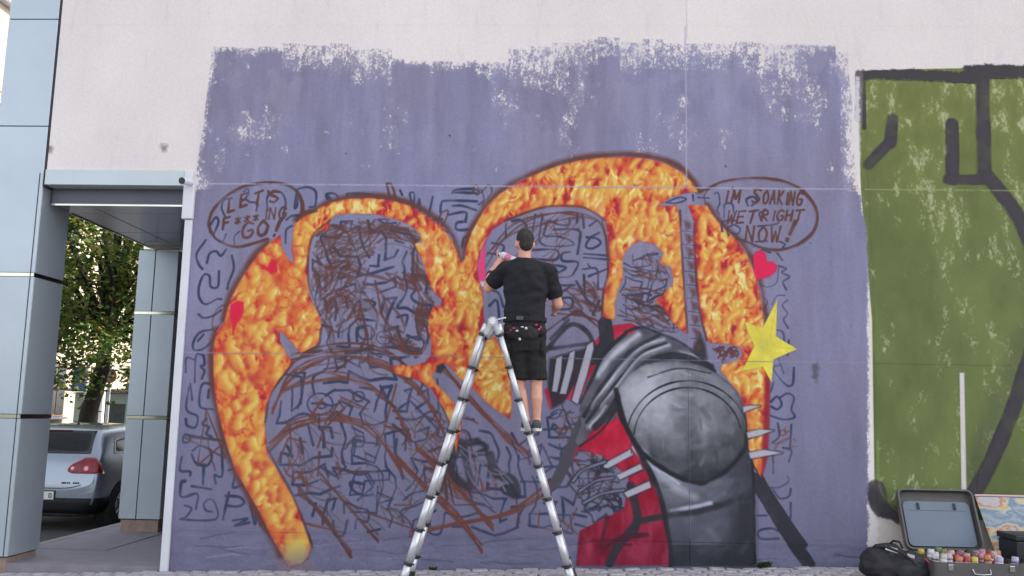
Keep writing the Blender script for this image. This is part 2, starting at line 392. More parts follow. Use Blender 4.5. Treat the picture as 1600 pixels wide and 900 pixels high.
for p in ((1133, 260), (702, 212), (540, 240), (1265, 380)): stroke([p, (p[0]+1, p[1]+1)], 2, rgb(60, 58, 70), .8)
# cracks and patches in the rough foot
for k in range(26):
    x = RNG.uniform(280, 1340); y = RNG.uniform(842, 880); q = [(x, y)]
    for _ in range(RNG.integers(2, 6)): x += RNG.uniform(8, 30); y += RNG.uniform(-5, 5); q.append((x, y))
    stroke(q, RNG.uniform(.8, 2.2), rgb(66, 64, 84) if k % 3 else rgb(140, 138, 162), .5, 1.4, False)

BLUE = rgb(52, 58, 84); BROWN = rgb(90, 58, 55); RUST = rgb(106, 62, 54)
DKL = rgb(44, 44, 54)
# --- maze doodles
def pip(p, poly):
    x, y = p; r = False; n = len(poly)
    for i in range(n):
        a, b = poly[i], poly[(i+1) % n]
        if (a[1] > y) != (b[1] > y) and x < (b[0]-a[0])*(y-a[1])/(b[1]-a[1])+a[0]: r = not r
    return r
def maze(poly, cell, seed, wd=3.6, col=BLUE, alpha=.88, curvy=.4, avoid=()):
    r = random.Random(seed); xs = [p[0] for p in poly]; ys = [p[1] for p in poly]
    nx, ny = int((max(xs)-min(xs))/cell)+1, int((max(ys)-min(ys))/cell)+1
    ph = r.uniform(0, 6)
    def pos(i, j):
        x, y = min(xs)+i*cell, min(ys)+j*cell
        return (x+7*math.sin(y*.031+ph)+4*math.sin(y*.083+x*.02+ph), y+7*math.sin(x*.035+ph*2)+4*math.sin(x*.09-y*.03))
    ok = {(i, j) for i in range(nx+1) for j in range(ny+1) if pip(pos(i, j), poly) and not any(pip(pos(i, j), a) for a in avoid)}
    cells = list(ok); r.shuffle(cells)
    for s in cells:
        if s not in ok: continue
        path = [s]; ok.discard(s); d = None; L = r.randint(5, 15)
        while len(path) < L:
            opts = [(dx, dy) for dx, dy in ((1, 0), (-1, 0), (0, 1), (0, -1)) if (path[-1][0]+dx, path[-1][1]+dy) in ok]
            if not opts: break
            if d in opts and r.random() < .45: nd = d
            else: nd = r.choice(opts)
            d = nd; q = (path[-1][0]+d[0], path[-1][1]+d[1]); ok.discard(q); path.append(q)
        if len(path) < 2:
            continue
        pts = [(pos(*p)[0]+r.uniform(-.2, .2)*cell, pos(*p)[1]+r.uniform(-.2, .2)*cell) for p in path]
        if r.random() < curvy: stroke(pts, wd*r.uniform(.85, 1.15), col, alpha, 1.6)
        else:
            q = []
            for a, b in zip(pts, pts[1:]): q += [a, (a[0]*.15+b[0]*.85, a[1]*.15+b[1]*.85)]
            q.append(pts[-1]); stroke(q, wd*r.uniform(.85, 1.15), col, alpha, 1.6, r.random() < .6)
def scribble(poly, n, L, seed, ang=None, wd=(1.5, 3), col=BROWN, alpha=.75, bend=.5):
    r = random.Random(seed); xs = [p[0] for p in poly]; ys = [p[1] for p in poly]; k = 0; tries = 0
    while k < n and tries < n*30:
        tries += 1; p = (r.uniform(min(xs), max(xs)), r.uniform(min(ys), max(ys)))
        if not pip(p, poly): continue
        k += 1; a = r.uniform(0, 2*PI) if ang is None else ang+r.gauss(0, .25); q = [p]; l = L*r.uniform(.5, 1.4)
        c = r.uniform(-bend, bend)
        for _ in range(4):
            p = (p[0]+math.cos(a)*l/4, p[1]+math.sin(a)*l/4); a += c
            if not pip(p, poly): break
            q.append(p)
        if len(q) > 1: stroke(q, r.uniform(*wd), col, alpha, 1.6)
LEFT = [(312, 392), (400, 395), (352, 470), (325, 520), (330, 600), (345, 690), (385, 790), (410, 820), (284, 818), (290, 560)]
def doodle(qs, wd=3.8, alpha=.88):
    for q in qs: stroke(q, wd*random.uniform(.9, 1.15), BLUE, alpha, 1.6)
doodle([[(321, 376), (307, 397), (310, 413), (316, 421)], [(323, 411), (327, 397), (337, 393), (345, 400), (353, 390)], [(362, 400), (365, 420), (357, 442), (355, 452)], [(342, 424), (340, 448), (329, 448), (327, 432), (318, 430), (311, 447), (311, 465), (321, 476), (338, 468), (346, 468)],
    [(310, 492), (318, 497), (332, 494), (345, 485)], [(332, 515), (312, 520), (302, 535), (303, 547), (318, 545), (333, 530), (340, 512)], [(318, 523), (309, 533)], [(302, 562), (291, 560), (290, 582)], [(318, 556), (306, 556), (304, 598)], [(318, 556), (319, 570), (313, 573), (319, 580), (315, 592)],
    [(295, 605), (291, 640), (308, 651), (305, 668), (292, 665), (290, 655)], [(330, 600), (315, 602), (312, 635), (333, 640)], [(326, 610), (325, 622)], [(322, 655), (316, 663), (326, 668), (322, 678), (330, 683)], [(352, 690), (302, 682), (288, 680), (286, 691), (296, 690), (297, 682)],
    [(300, 705), (312, 697), (328, 703), (330, 718), (322, 728), (306, 724), (299, 710)], [(284, 714), (281, 735), (296, 737), (297, 743)], [(318, 727), (317, 757)], [(300, 760), (330, 765)], [(346, 698), (347, 743), (335, 743), (337, 756)], [(289, 752), (283, 755), (283, 777), (308, 772), (306, 795)],
    [(288, 790), (299, 795), (290, 808), (283, 812), (336, 812), (337, 790), (328, 780), (318, 788), (322, 798), (331, 800)], [(357, 770), (348, 812)], [(352, 775), (374, 777), (381, 786), (370, 792), (352, 790)], [(367, 742), (364, 762), (380, 757)], [(391, 786), (398, 820), (401, 800), (407, 822)], [(363, 814), (386, 811), (366, 822), (389, 817)], [(357, 735), (372, 733), (381, 740)], [(378, 700), (370, 672), (364, 668)], [(300, 625), (297, 600)], [(346, 560), (338, 566)]])
doodle([[(512, 312), (510, 304), (522, 303), (528, 310), (520, 314), (510, 305)], [(541, 306), (546, 303), (580, 305), (592, 313)], [(600, 312), (615, 308), (627, 318)], [(646, 326), (640, 304), (647, 303), (646, 326)], [(625, 298), (628, 305)], [(652, 324), (655, 311), (656, 336)], [(676, 308), (668, 343)],
    [(706, 302), (712, 297), (742, 296), (748, 303), (740, 302), (708, 301)], [(745, 315), (697, 314), (689, 319), (688, 332)], [(707, 322), (722, 322), (744, 329)], [(700, 336), (727, 332), (727, 347)], [(722, 347), (713, 349), (712, 358), (720, 360), (731, 359)], [(690, 360), (706, 367), (710, 386)], [(721, 388), (724, 373), (733, 368)], [(672, 345), (690, 343)], [(752, 297), (756, 312), (748, 320)], [(484, 330), (493, 336)]])
TOPD = [(480, 292), (772, 288), (742, 335), (722, 400), (690, 345), (640, 312), (560, 303), (486, 326)]
RIGHTD = [(1176, 395), (1232, 405), (1232, 560), (1238, 600), (1240, 690), (1238, 800), (1184, 838), (1182, 755), (1200, 690), (1206, 600), (1200, 480)]
doodle([[(1188, 398), (1190, 391), (1203, 395)], [(1214, 396), (1222, 407)], [(1216, 416), (1228, 420), (1221, 426), (1233, 433), (1223, 441), (1228, 453)], [(1192, 465), (1199, 472), (1193, 485), (1200, 494)], [(1226, 462), (1213, 463), (1206, 476)], [(1230, 469), (1222, 478), (1230, 490), (1224, 500), (1231, 513)], [(1214, 516), (1223, 520), (1225, 536)], [(1232, 532), (1230, 556)],
    [(1216, 560), (1224, 584)], [(1218, 571), (1208, 574), (1212, 584), (1228, 602), (1238, 600), (1240, 575)], [(1204, 612), (1208, 598)], [(1218, 622), (1230, 615), (1240, 622), (1236, 640), (1241, 652), (1224, 656), (1204, 650)], [(1204, 628), (1214, 620), (1221, 632), (1214, 640), (1205, 636)], [(1236, 664), (1234, 700)], [(1215, 662), (1217, 682), (1206, 692)], [(1207, 710), (1208, 740)], [(1223, 700), (1236, 704), (1232, 722)], [(1229, 744), (1232, 752), (1216, 762), (1194, 760), (1192, 748)], [(1235, 764), (1232, 776), (1218, 779), (1208, 766)], [(1235, 786), (1234, 812), (1222, 806)], [(1216, 842), (1188, 842), (1185, 830), (1204, 826), (1216, 830)], [(1182, 806), (1198, 806)]], 2.8, .8)
LOW = [(420, 640), (470, 560), (560, 535), (640, 560), (690, 640), (790, 668), (880, 640), (905, 680), (960, 720), (975, 800), (930, 836), (700, 836), (500, 836), (470, 800), (440, 730)]
maze(LOW, 17, 12, 3.8, alpha=.84, curvy=.45)
FACE = [(487, 400), (500, 366), (522, 345), (590, 338), (640, 354), (656, 372), (650, 384), (664, 412), (676, 450), (688, 474), (672, 484), (672, 540), (655, 566), (600, 566), (520, 566), (462, 560), (498, 535), (498, 490), (484, 450)]
maze(FACE, 15, 21, 4.0, alpha=.88, curvy=.5)
VOID = [(752, 400), (790, 350), (850, 326), (910, 330), (940, 350), (952, 400), (945, 490), (940, 505), (870, 560), (760, 520), (752, 440)]
doodle([[(889, 343), (889, 352), (872, 351), (857, 346), (852, 358), (851, 369), (872, 370), (892, 377), (892, 384), (845, 381), (847, 338)], [(866, 359), (903, 360), (905, 376), (902, 397)], [(901, 348), (902, 335)], [(912, 356), (910, 337)], [(921, 353), (932, 345)], [(936, 364), (922, 372), (915, 385), (924, 389), (938, 381), (932, 373), (916, 371)], [(890, 394), (878, 397), (879, 408), (902, 410), (898, 424), (888, 433), (862, 432), (884, 419), (856, 414)],
    [(833, 391), (869, 391), (868, 406), (832, 405)], [(912, 397), (950, 400)], [(912, 403), (950, 406)], [(918, 413), (921, 417)], [(910, 421), (932, 421), (934, 452)], [(912, 430), (913, 462)], [(874, 446), (897, 446)], [(862, 452), (880, 455), (893, 445)], [(866, 468), (892, 466), (892, 482), (872, 484)], [(790, 350), (790, 372)], [(800, 346), (812, 344), (822, 352), (820, 366)], [(836, 336), (832, 362)], [(768, 380), (786, 384), (785, 396)], [(762, 396), (778, 398)], [(760, 452), (778, 458), (786, 480)], [(764, 478), (776, 470), (780, 500)], [(900, 440), (918, 470), (938, 482)], [(920, 432), (950, 420)], [(880, 500), (902, 486), (922, 500)], [(936, 470), (926, 492)]], 3.6)
HOLE = [(978, 395), (1030, 395), (1045, 430), (1050, 480), (1068, 530), (1000, 510), (962, 495), (972, 440)]
maze(HOLE, 12, 41, 2.6, alpha=.8, curvy=.6); scribble(HOLE, 30, 40, 42, .2, (1.4, 2.6), BROWN, .6)
# brown under-drawing: hatching and sweeping lines
for poly, n, L, a, s in (
        ([(490, 360), (560, 340), (600, 370), (560, 440), (500, 450)], 70, 46, -.5, 51), ([(488, 420), (560, 430), (590, 470), (530, 540), (490, 500)], 60, 44, -.9, 52),
        ([(590, 345), (650, 360), (660, 380), (600, 372)], 26, 30, .3, 53), ([(600, 420), (655, 430), (660, 460), (610, 450)], 34, 26, .5, 54),
        ([(580, 505), (610, 510), (662, 548), (655, 560), (620, 548)], 70, 24, .6, 55), ([(640, 480), (668, 470), (670, 530), (650, 530)], 30, 24, 1.3, 56), ([(636, 358), (656, 376), (650, 386), (676, 452), (660, 470), (640, 420)], 26, 34, 1.1, 57), ([(660, 440), (688, 474), (672, 486), (670, 545), (652, 560), (650, 500)], 26, 30, 1.6, 58), ([(515, 345), (590, 337), (640, 354), (600, 364), (520, 366)], 26, 40, .1, 59), ([(486, 395), (520, 350), (530, 400), (505, 470), (486, 455)], 28, 40, 1.3, 60)):
    scribble(poly, n, L, s, a, (1.6, 4.2), BROWN, .55)
for k in range(46):         # long brown strands sweeping round the dark left field
    r_ = random.Random(500+k); x, y = r_.uniform(492, 600), r_.uniform(345, 520); q = [(x, y)]; a_ = -.75+.012*(y-345)+r_.gauss(0, .25)
    for _ in range(4):
        x += math.cos(a_)*r_.uniform(10, 20); y += math.sin(a_)*r_.uniform(10, 20); a_ += r_.uniform(-.1, .45)
        if pip((x, y), FACE): q.append((x, y))
    if len(q) > 2: stroke(q, r_.uniform(1.6, 5.5), BROWN if k % 4 else rgb(112, 104, 124), r_.uniform(.35, .7), 2)
for q in ([(576, 420), (562, 470), (572, 520), (560, 552)], [(586, 440), (600, 500), (630, 520)], [(640, 440), (655, 462), (648, 500)], [(500, 470), (530, 452), (560, 470), (556, 500), (528, 520), (502, 500)], [(505, 478), (530, 462), (550, 474), (546, 496), (526, 510)], [(590, 380), (604, 372), (640, 378), (656, 392)], [(592, 366), (576, 384), (560, 388)]): stroke(q, 3.4, BROWN, .75, 2)
for c_ in ((572, 520, 13), (600, 528, 12), (648, 538, 14), (560, 620, 9), (500, 632, 20), (502, 634, 6), (690, 676, 9), (560, 690, 10)):
    a_ = np.linspace(.3, 6.3, 12); stroke(np.stack([c_[0]+np.cos(a_)*c_[2], c_[1]+np.sin(a_)*c_[2]*.85], 1), 2.6, BLUE, .8, 1.5)
for q in ([(552, 748), (556, 738), (608, 736), (608, 750), (570, 752), (566, 772), (546, 774), (552, 748)], [(556, 690), (594, 694), (584, 724), (552, 712), (556, 690)], [(590, 760), (588, 802), (548, 800)], [(590, 770), (614, 780), (594, 786)], [(500, 730), (524, 745), (540, 730), (534, 722)]): stroke(q, 3.2, BLUE, .85, 1.5, False)
scribble([(800, 335), (900, 330), (930, 345), (860, 420), (800, 420)], 34, 60, 61, -.9, (1.5, 2.6), BROWN, .5)
scribble([(870, 440), (945, 440), (940, 500), (880, 490)], 26, 50, 62, .6, (2, 4.5), BROWN, .55)
for p in ([(760, 400), (800, 352), (860, 334), (905, 338), (940, 352), (948, 400), (950, 440)], [(768, 390), (820, 348), (880, 332), (930, 342), (947, 372)], [(757, 420), (790, 372), (850, 350), (900, 340)], [(870, 490), (930, 500), (960, 540), (955, 560)], [(850, 520), (900, 490), (945, 520)]):
    stroke(p, 3, BROWN, .75, 1.8)
for k in range(5):
    j = lambda: RNG.uniform(-8, 8)
    stroke([(425, 640+j()), (455, 588+j()), (520, 560+j()), (590, 566+j()), (650, 606+j()), (690, 668+j()), (705, 720+j())], 3, RUST, .7, 1.6)
    stroke([(420, 700+j()), (460, 664+j()), (520, 652+j()), (575, 668+j()), (612, 712+j()), (628, 740)], 4 if k == 0 else 2.4, RUST, .75, 1.6)
    stroke([(440, 612+j()), (500, 590+j()), (560, 592+j()), (612, 628+j()), (640, 690+j())], 2.4, RUST, .6, 1.6)
    stroke([(620, 716+j()), (660, 756+j()), (712, 806+j()), (752, 858+j())], 3.6, RUST, .8, 1.6)
    stroke([(650, 700+j()), (700, 748+j()), (770, 826+j())], 3, RUST, .7, 1.6)
    stroke([(690, 575+j()), (735, 622+j()), (790, 680+j()), (830, 716+j())], 2.6, RUST, .7, 1.6)
    stroke([(640, 832+j()), (720, 822+j()), (790, 802+j()), (850, 766+j()), (880, 740)], 3, RUST, .75, 1.6)
    stroke([(466, 766+j()), (500, 800+j()), (548, 866+j())], 4.5 if k == 0 else 2.5, BROWN, .8, 1.6)
    stroke([(500, 742+j()), (545, 790+j()), (590, 842+j())], 2, BROWN, .6, 1.4)
    stroke([(455, 560+j()), (520, 544+j()), (600, 552+j()), (668, 600+j())], 2.6, BROWN, .7, 1.6)
scribble([(630, 630), (700, 700), (780, 720), (800, 770), (700, 790), (640, 730)], 44, 60, 71, .8, (1.5, 3), RUST, .55)
scribble([(430, 700), (470, 680), (500, 740), (480, 770), (445, 745)], 26, 44, 72, 1.2, (1.5, 3.4), RUST, .6)
scribble([(905, 640), (880, 640), (860, 670), (890, 760), (960, 800), (970, 740), (920, 700)], 40, 30, 73, None, (1.5, 2.4), RUST, .6, 1.0)
scribble([(440, 640), (560, 560), (680, 620), (700, 720), (640, 830), (520, 830), (470, 780)], 60, 50, 75, .7, (1.4, 2.6), BROWN, .5, .3)
for k in range(64):         # angular dark construction lines over the lower field
    r_ = random.Random(1300+k); x, y = r_.uniform(430, 900), r_.uniform(560, 830); q = [(x, y)]; a_ = r_.choice((.75, .75, -.9, 1.5, 0))+r_.gauss(0, .2)
    for _ in range(r_.randint(1, 3)):
        l_ = r_.uniform(14, 46); x += math.cos(a_)*l_; y += math.sin(a_)*l_; a_ += r_.choice((0, 1.4, -1.4, .3))
        if pip((x, y), LOW): q.append((x, y))
    if len(q) > 1: stroke(q, r_.uniform(2, 3.8), (BROWN, RUST, BLUE, rgb(66, 54, 62))[k % 4], .75, 1.7, False)
scribble([(895, 720), (960, 716), (975, 800), (920, 820), (880, 770)], 46, 26, 76, .0, (2, 4), DKL, .7, .9)
scribble([(860, 640), (905, 640), (930, 700), (880, 720), (850, 680)], 30, 24, 77, None, (1.8, 3), BLUE, .75, 1.0)
scribble([(960, 470), (1000, 450), (1070, 530), (1040, 525), (985, 500)], 26, 40, 78, .3, (1.5, 3), BROWN, .65, .3)
for k in range(34):         # banded sketch lines in the small right-hand field
    r_ = random.Random(900+k); y = r_.uniform(392, 525); x = r_.uniform(965, 1035); a_ = r_.gauss(.15+(y-400)*.003, .25); q = [(x, y)]
    for _ in range(4):
        x += math.cos(a_)*r_.uniform(7, 15); y += math.sin(a_)*r_.uniform(7, 15); a_ += r_.uniform(-.35, .35)
        if pip((x, y), HOLE): q.append((x, y))
    if len(q) > 2: stroke(q, r_.uniform(2, 3.6), (BLUE, BROWN, rgb(70, 56, 62))[k % 3], .8, 1.6)
scribble([(985, 396), (1030, 396), (1044, 425), (1030, 440), (985, 440)], 30, 22, 79, 1.2, (1.6, 3), BROWN, .55, .4)
scribble([(1206, 640), (1245, 690), (1240, 730), (1205, 700)], 10, 26, 74, None, (2, 3), RUST, .5, 1.2)
stroke([(285, 683), (352, 690), (308, 728), (322, 640), (352, 716), (285, 683)], 2.6, BROWN, .75, 1.4, False)
stroke([(322, 640), (326, 700), (336, 735)], 2.2, BROWN, .7, 1.4)
for q in ([(604, 287), (611, 289), (617, 307), (609, 308), (604, 287)], [(690, 332), (700, 330), (692, 352), (683, 350), (690, 332)], [(745, 305), (738, 296), (745, 290), (751, 302), (762, 290), (768, 300), (752, 322)]):
    stroke(q, 3, BROWN, .8, 1.4)
stroke([(340, 525), (331, 508), (338, 485), (350, 478), (352, 495), (340, 512)], 2.4, BROWN, .7, 1.4)

# --- dark parts: a coiled shape, straps, a red cloth and rounded steel plates
DK = rgb(46, 45, 54)
for p, w_ in (([(720, 690), (705, 735), (735, 760), (725, 700), (745, 690)], 12), ([(765, 712), (775, 740), (800, 750), (806, 772), (790, 765)], 14), ([(745, 690), (760, 700), (738, 712), (726, 702)], 8)):
    stroke(p, w_, DK, .75, 4)
scribble([(700, 690), (760, 690), (805, 740), (800, 770), (740, 760)], 20, 34, 81, 1.1, (2, 4), rgb(120, 116, 140), .6)
REDP = [[(888, 862), (905, 800), (880, 835), (960, 792), (975, 740), (940, 712), (905, 700), (870, 760), (890, 715), (925, 660), (962, 612), (985, 690), (1030, 770), (1046, 850), (1046, 884), (892, 888)],
        [(850, 610), (880, 590), (905, 560), (950, 510), (985, 505), (1000, 512), (940, 560), (905, 625), (880, 625), (858, 640)]]
REDC = [(900, 884), (905, 830), (975, 795), (982, 745), (940, 712), (905, 702), (868, 758), (890, 705), (930, 650), (962, 612), (985, 690), (1030, 770), (1046, 850), (1048, 884)]
for k, q in enumerate((REDC, REDP[1])):
    f, sl = field(q, 14); n = fbm(*f.shape, 50, 26, 91+k, 4)[..., None]
    lum = np.clip((850-PXY[sl])/220, 0, 1)[..., None] if k == 0 else .6
    lay(np.clip(f/2+.5, 0, 1)*.97, rgb(132, 26, 52)*(1-lum)+rgb(204, 30, 62)*lum + (n-.5)*.34, sl)
stroke([(985, 760), (995, 815), (968, 850), (952, 880)], 13, DK, .9, 2.5); stroke([(995, 816), (1020, 810), (1046, 806)], 8, DK, .9, 2.5)
stroke([(948, 810), (940, 858), (965, 842), (1010, 836)], 7, rgb(74, 24, 40), .8, 3); stroke([(905, 850), (930, 846), (985, 852)], 4, rgb(80, 26, 44), .8, 3)
fill([(855, 600), (858, 560), (930, 540), (905, 590), (880, 630), (862, 640)], DK, 2.5, .93)
stroke([(945, 506), (946, 540), (925, 560)], 22, DK, .95, 2.5); stroke([(853, 548), (890, 508), (918, 520), (928, 545)], 7, DK, .8, 2.5); stroke([(860, 545), (900, 540), (925, 536)], 6, DK, .7, 2.5)
stroke([(860, 530), (888, 500)], 5, DK, .7, 2.5); stroke([(915, 650), (892, 700), (868, 755)], 17, rgb(74, 72, 82), .95, 2)
fill([(1082, 545), (1093, 520), (1102, 540), (1106, 572), (1086, 560)], DK, 3, .95)
stroke([(1178, 748), (1215, 810), (1264, 884)], 19, DK, .97, 2); stroke([(1176, 722), (1210, 780), (1258, 852)], 6, DK, .95, 1.5)
# folded plates above the dome
SLV = [(905, 640), (915, 600), (935, 565), (970, 530), (1000, 514), (1040, 525), (1080, 550), (1112, 575), (1150, 615), (1100, 580), (1040, 566), (1000, 580), (968, 620), (962, 655), (930, 668), (905, 700), (898, 690), (908, 665)]
f, sl = field(SLV, 14); x, y = PXX[sl], PXY[sl]
rad = np.hypot((x-1075)*.78, y-690); st = .5+.5*np.sin(rad/5.4+fbm(*f.shape, 60, 60, 95, 3)*2.5)
n = fbm(*f.shape, 30, 30, 96, 4)
v = np.clip(.30+.12*(st-.5)+(n-.5)*.4, .05, 1)[..., None]
lay(np.clip(f/2+.5, 0, 1)*.98, rgb(46, 46, 54)*(1-v)+rgb(160, 161, 172)*v, sl)
LT = rgb(172, 173, 186); DK2 = rgb(38, 38, 46)
def sweep(q, w_, c, a, soft):
    stroke(q, w_, c, a, soft)
for q, w_ in (([(996, 524), (975, 540), (954, 560), (934, 586)], 13), ([(1036, 531), (1003, 542), (970, 574), (943, 608), (922, 634)], 9), ([(1044, 540), (1003, 556), (980, 580), (957, 610), (938, 634)], 7), ([(945, 636), (934, 652), (920, 668)], 7), ([(1062, 552), (1082, 556), (1100, 566)], 6)):
    stroke(q, w_, LT, .62, 7); stroke([(x_+1, y_-1) for x_, y_ in q], w_*.4, rgb(196, 196, 206), .55, 3)
for q, w_ in (([(978, 519), (1000, 512), (1027, 520), (1060, 534), (1090, 556), (1116, 580)], 5), ([(978, 521), (950, 545), (936, 566), (925, 592), (906, 630)], 5), ([(1030, 524), (990, 546), (957, 581), (929, 620), (912, 650)], 6), ([(1040, 536), (1001, 552), (971, 587), (945, 621), (916, 660)], 4), ([(1110, 574), (1060, 556), (1015, 565), (989, 588), (968, 618), (952, 644), (930, 668)], 11), ([(962, 640), (940, 672), (905, 698)], 4)):
    stroke(q, w_, DK2, .85, 2.6)
ARM = [(962, 620), (1000, 690), (1050, 740), (1095, 752), (1140, 728), (1168, 690), (1176, 730), (1178, 885), (1046, 885), (1046, 850), (1034, 790), (1010, 735), (985, 690)]
f, sl = field(ARM, 14); x, y = PXX[sl], PXY[sl]; n = fbm(*f.shape, 40, 60, 97, 4)
v = .40+.50*np.exp(-((x-1042-(y-740)*.35)/30)**2-((y-752)/24)**2)-.25*np.clip((x-1120)/60, 0, 1)-.0022*np.clip(y-800, 0, 90)+(n-.5)*.30
v = np.where(y > 852, v-.18, v); v = np.clip(v, .03, 1)[..., None]
lay(np.clip(f/2+.5, 0, 1)*.98, rgb(34, 35, 44)*(1-v)+rgb(160, 163, 178)*v, sl)
stroke([(1042, 806), (1085, 800), (1130, 788), (1174, 772)], 9, rgb(44, 44, 54), .85, 5); stroke([(1048, 798), (1085, 792), (1110, 786)], 5, rgb(176, 178, 192), .8, 4)
stroke([(988, 700), (1010, 722), (1030, 735)], 5, rgb(190, 192, 204), .8, 4); fill([(1150, 780), (1176, 770), (1178, 885), (1140, 885)], rgb(40, 40, 50), 10, .75)
DOME = [(964, 615), (978, 590), (1005, 572), (1045, 564), (1090, 570), (1125, 588), (1150, 612), (1163, 640), (1168, 675), (1162, 705), (1135, 735), (1110, 750), (1094, 756), (1060, 746), (1020, 722), (995, 698), (975, 660)]
f, sl = field(DOME, 14, True); x, y = PXX[sl], PXY[sl]; n = fbm(*f.shape, 30, 44, 98, 4); nb = fbm(*f.shape, 70, 26, 99, 3)
u, q_ = (x-1066)/102, (y-662)/94
ring = (np.hypot(u*1.02, (y-680)/98) > .86) & (y < 672)
v = .56-.46*np.clip(q_+.05, 0, 1.2)-.16*u+.32*np.exp(-((u+.45)/.34)**2-((q_+.55)/.5)**2)+.28*np.exp(-((u-.35)/.2)**2-((q_-.02)/.2)**2)+(n-.5)*.42+(nb-.5)*.42
v = np.where(ring, v+.06, v)-.35*np.exp(-np.clip(f, 0, 60)/5)
v = np.clip(v, .04, 1)[..., None]
lay(np.clip(f/2+.5, 0, 1)*.98, rgb(40, 42, 48)*(1-v)+rgb(176, 178, 186)*v, sl)
rr_ = random.Random(88)          # loose grey passes of the brush over the dome and the plate below
for k in range(230):
    dome = k < 150; x_, y_ = (rr_.uniform(975, 1162), rr_.uniform(572, 748)) if dome else (rr_.uniform(1005, 1172), rr_.uniform(700, 870))
    if not pip((x_, y_), DOME if dome else ARM) or (not dome and pip((x_, y_), DOME)): continue
    uu, qq = (x_-1066)/102, (y_-662)/94
    tone = (.55-.42*max(qq, -.3)-.15*uu+.3*math.exp(-((uu+.45)/.36)**2-((qq+.5)/.5)**2) if dome else .42-.0022*max(y_-760, 0)-.2*max(0, (x_-1110)/60))+rr_.gauss(0, .13)
    tone = min(max(tone, .05), .95); a_ = math.atan2(qq, uu)+PI/2+rr_.gauss(0, .5); L = rr_.uniform(8, 26); c_ = rgb(42, 44, 50)*(1-tone)+rgb(178, 180, 188)*tone
    stroke([(x_-math.cos(a_)*L/2, y_-math.sin(a_)*L/2), (x_, y_+rr_.uniform(-2, 2)), (x_+math.cos(a_)*L/2, y_+math.sin(a_)*L/2)], rr_.uniform(3, 11), c_, rr_.uniform(.2, .5), rr_.uniform(2, 6))
stroke([(1002, 708), (1030, 738), (1056, 762), (1085, 776)], 11, rgb(168, 171, 182), .6, 9); stroke([(1006, 706), (1034, 736), (1060, 756)], 3, rgb(196, 198, 206), .6, 3)
stroke(DOME[8:]+DOME[:1], 6, rgb(32, 32, 40), .7, 4)
for r_, w_ in ((.985, 2.2), (.87, 2.6)):
    a = np.linspace(PI*1.03, PI*1.93, 20); q = np.stack([1070+np.cos(a)*97*r_+4, 686+np.sin(a)*92*r_], 1)
    stroke(q, w_, rgb(34, 35, 42), .85, 1.4)
stroke([(1012, 590), (1060, 576), (1110, 584)], 2, rgb(40, 40, 48), .8, 1.5); stroke([(985, 612), (1030, 588)], 7, rgb(178, 180, 194), .5, 6)
stroke(DOME[9:]+DOME[:1], 5, rgb(32, 32, 40), .85, 3)
stroke([(962, 610), (972, 655), (995, 700), (1030, 772), (1046, 850), (1048, 884)], 8, rgb(36, 35, 43), .9, 2.5); stroke([(1168, 680), (1176, 740), (1179, 880)], 4, rgb(36, 35, 43), .9, 2)

# --- fire
FIRE = [(451, 886), (437, 862), (420, 832), (405, 800), (385, 765), (368, 735), (352, 690), (343, 655), (336, 620), (333, 580), (333, 545), (338, 518), (350, 505), (352, 490), (360, 468), (372, 444), (388, 418), (404, 396), (420, 380), (438, 367), (440, 387), (447, 400), (457, 413), (458, 404), (455, 388), (457, 373), (458, 355), (465, 343), (477, 337), (488, 331), (503, 322), (520, 316), (545, 311), (580, 310), (610, 313), (640, 322), (665, 337), (690, 355), (705, 375), (714, 393), (720, 410), (726, 405), (728, 388), (736, 364), (746, 345), (760, 323), (780, 304), (805, 288), (835, 273), (870, 260), (905, 251), (940, 247), (975, 246), (1010, 248), (1040, 256), (1065, 270), (1082, 286), (1091, 300), (1068, 303), (1045, 310), (1028, 323), (1057, 321),
        (1062, 345), (1064, 400), (1067, 440), (1070, 480), (1073, 522), (1060, 514), (1050, 504), (1038, 484), (1024, 471), (1038, 458), (1052, 442), (1048, 418), (1030, 412), (1036, 396), (1022, 382), (1000, 377), (988, 382), (977, 394), (972, 406), (973, 434), (965, 454), (960, 476), (961, 500), (945, 498), (941, 488), (940, 470), (943, 456), (950, 436), (952, 410), (951, 390), (946, 345), (934, 334), (913, 326), (883, 323), (850, 325), (815, 336), (788, 347), (770, 359), (758, 375), (750, 394), (745, 417), (747, 434), (752, 449), (755, 466), (755, 489), (758, 515), (772, 525), (788, 555), (797, 595), (800, 630), (797, 656), (770, 638), (751, 621), (740, 608), (725, 598), (717, 592), (706, 577), (696, 568), (686, 570), (678, 582), (675, 591), (687, 606), (700, 619), (712, 634), (722, 652), (719, 675), (712, 708), (709, 690), (703, 660), (694, 640), (685, 627), (675, 610), (657, 596), (638, 590), (617, 584), (611, 573), (625, 570), (643, 572), (664, 566), (673, 555), (674, 535), (669, 517), (669, 500), (675, 480), (688, 478), (690, 469), (679, 459), (668, 438), (663, 417), (654, 395), (646, 381), (659, 379), (656, 366), (641, 353), (629, 347), (608, 340), (587, 335), (540, 334), (523, 337), (515, 345), (513, 360), (498, 361), (487, 374), (484, 395), (481, 417), (480, 438), (483, 459), (490, 478), (500, 495), (502, 513), (497, 537), (485, 545), (470, 553), (457, 538), (447, 526), (437, 517), (437, 533), (447, 552), (458, 567), (448, 582), (433, 600), (423, 617), (417, 633), (414, 655), (414, 668), (416, 687), (417, 710), (432, 732), (444, 753), (457, 778), (468, 801), (476, 827), (486, 854), (482, 870), (470, 882)]
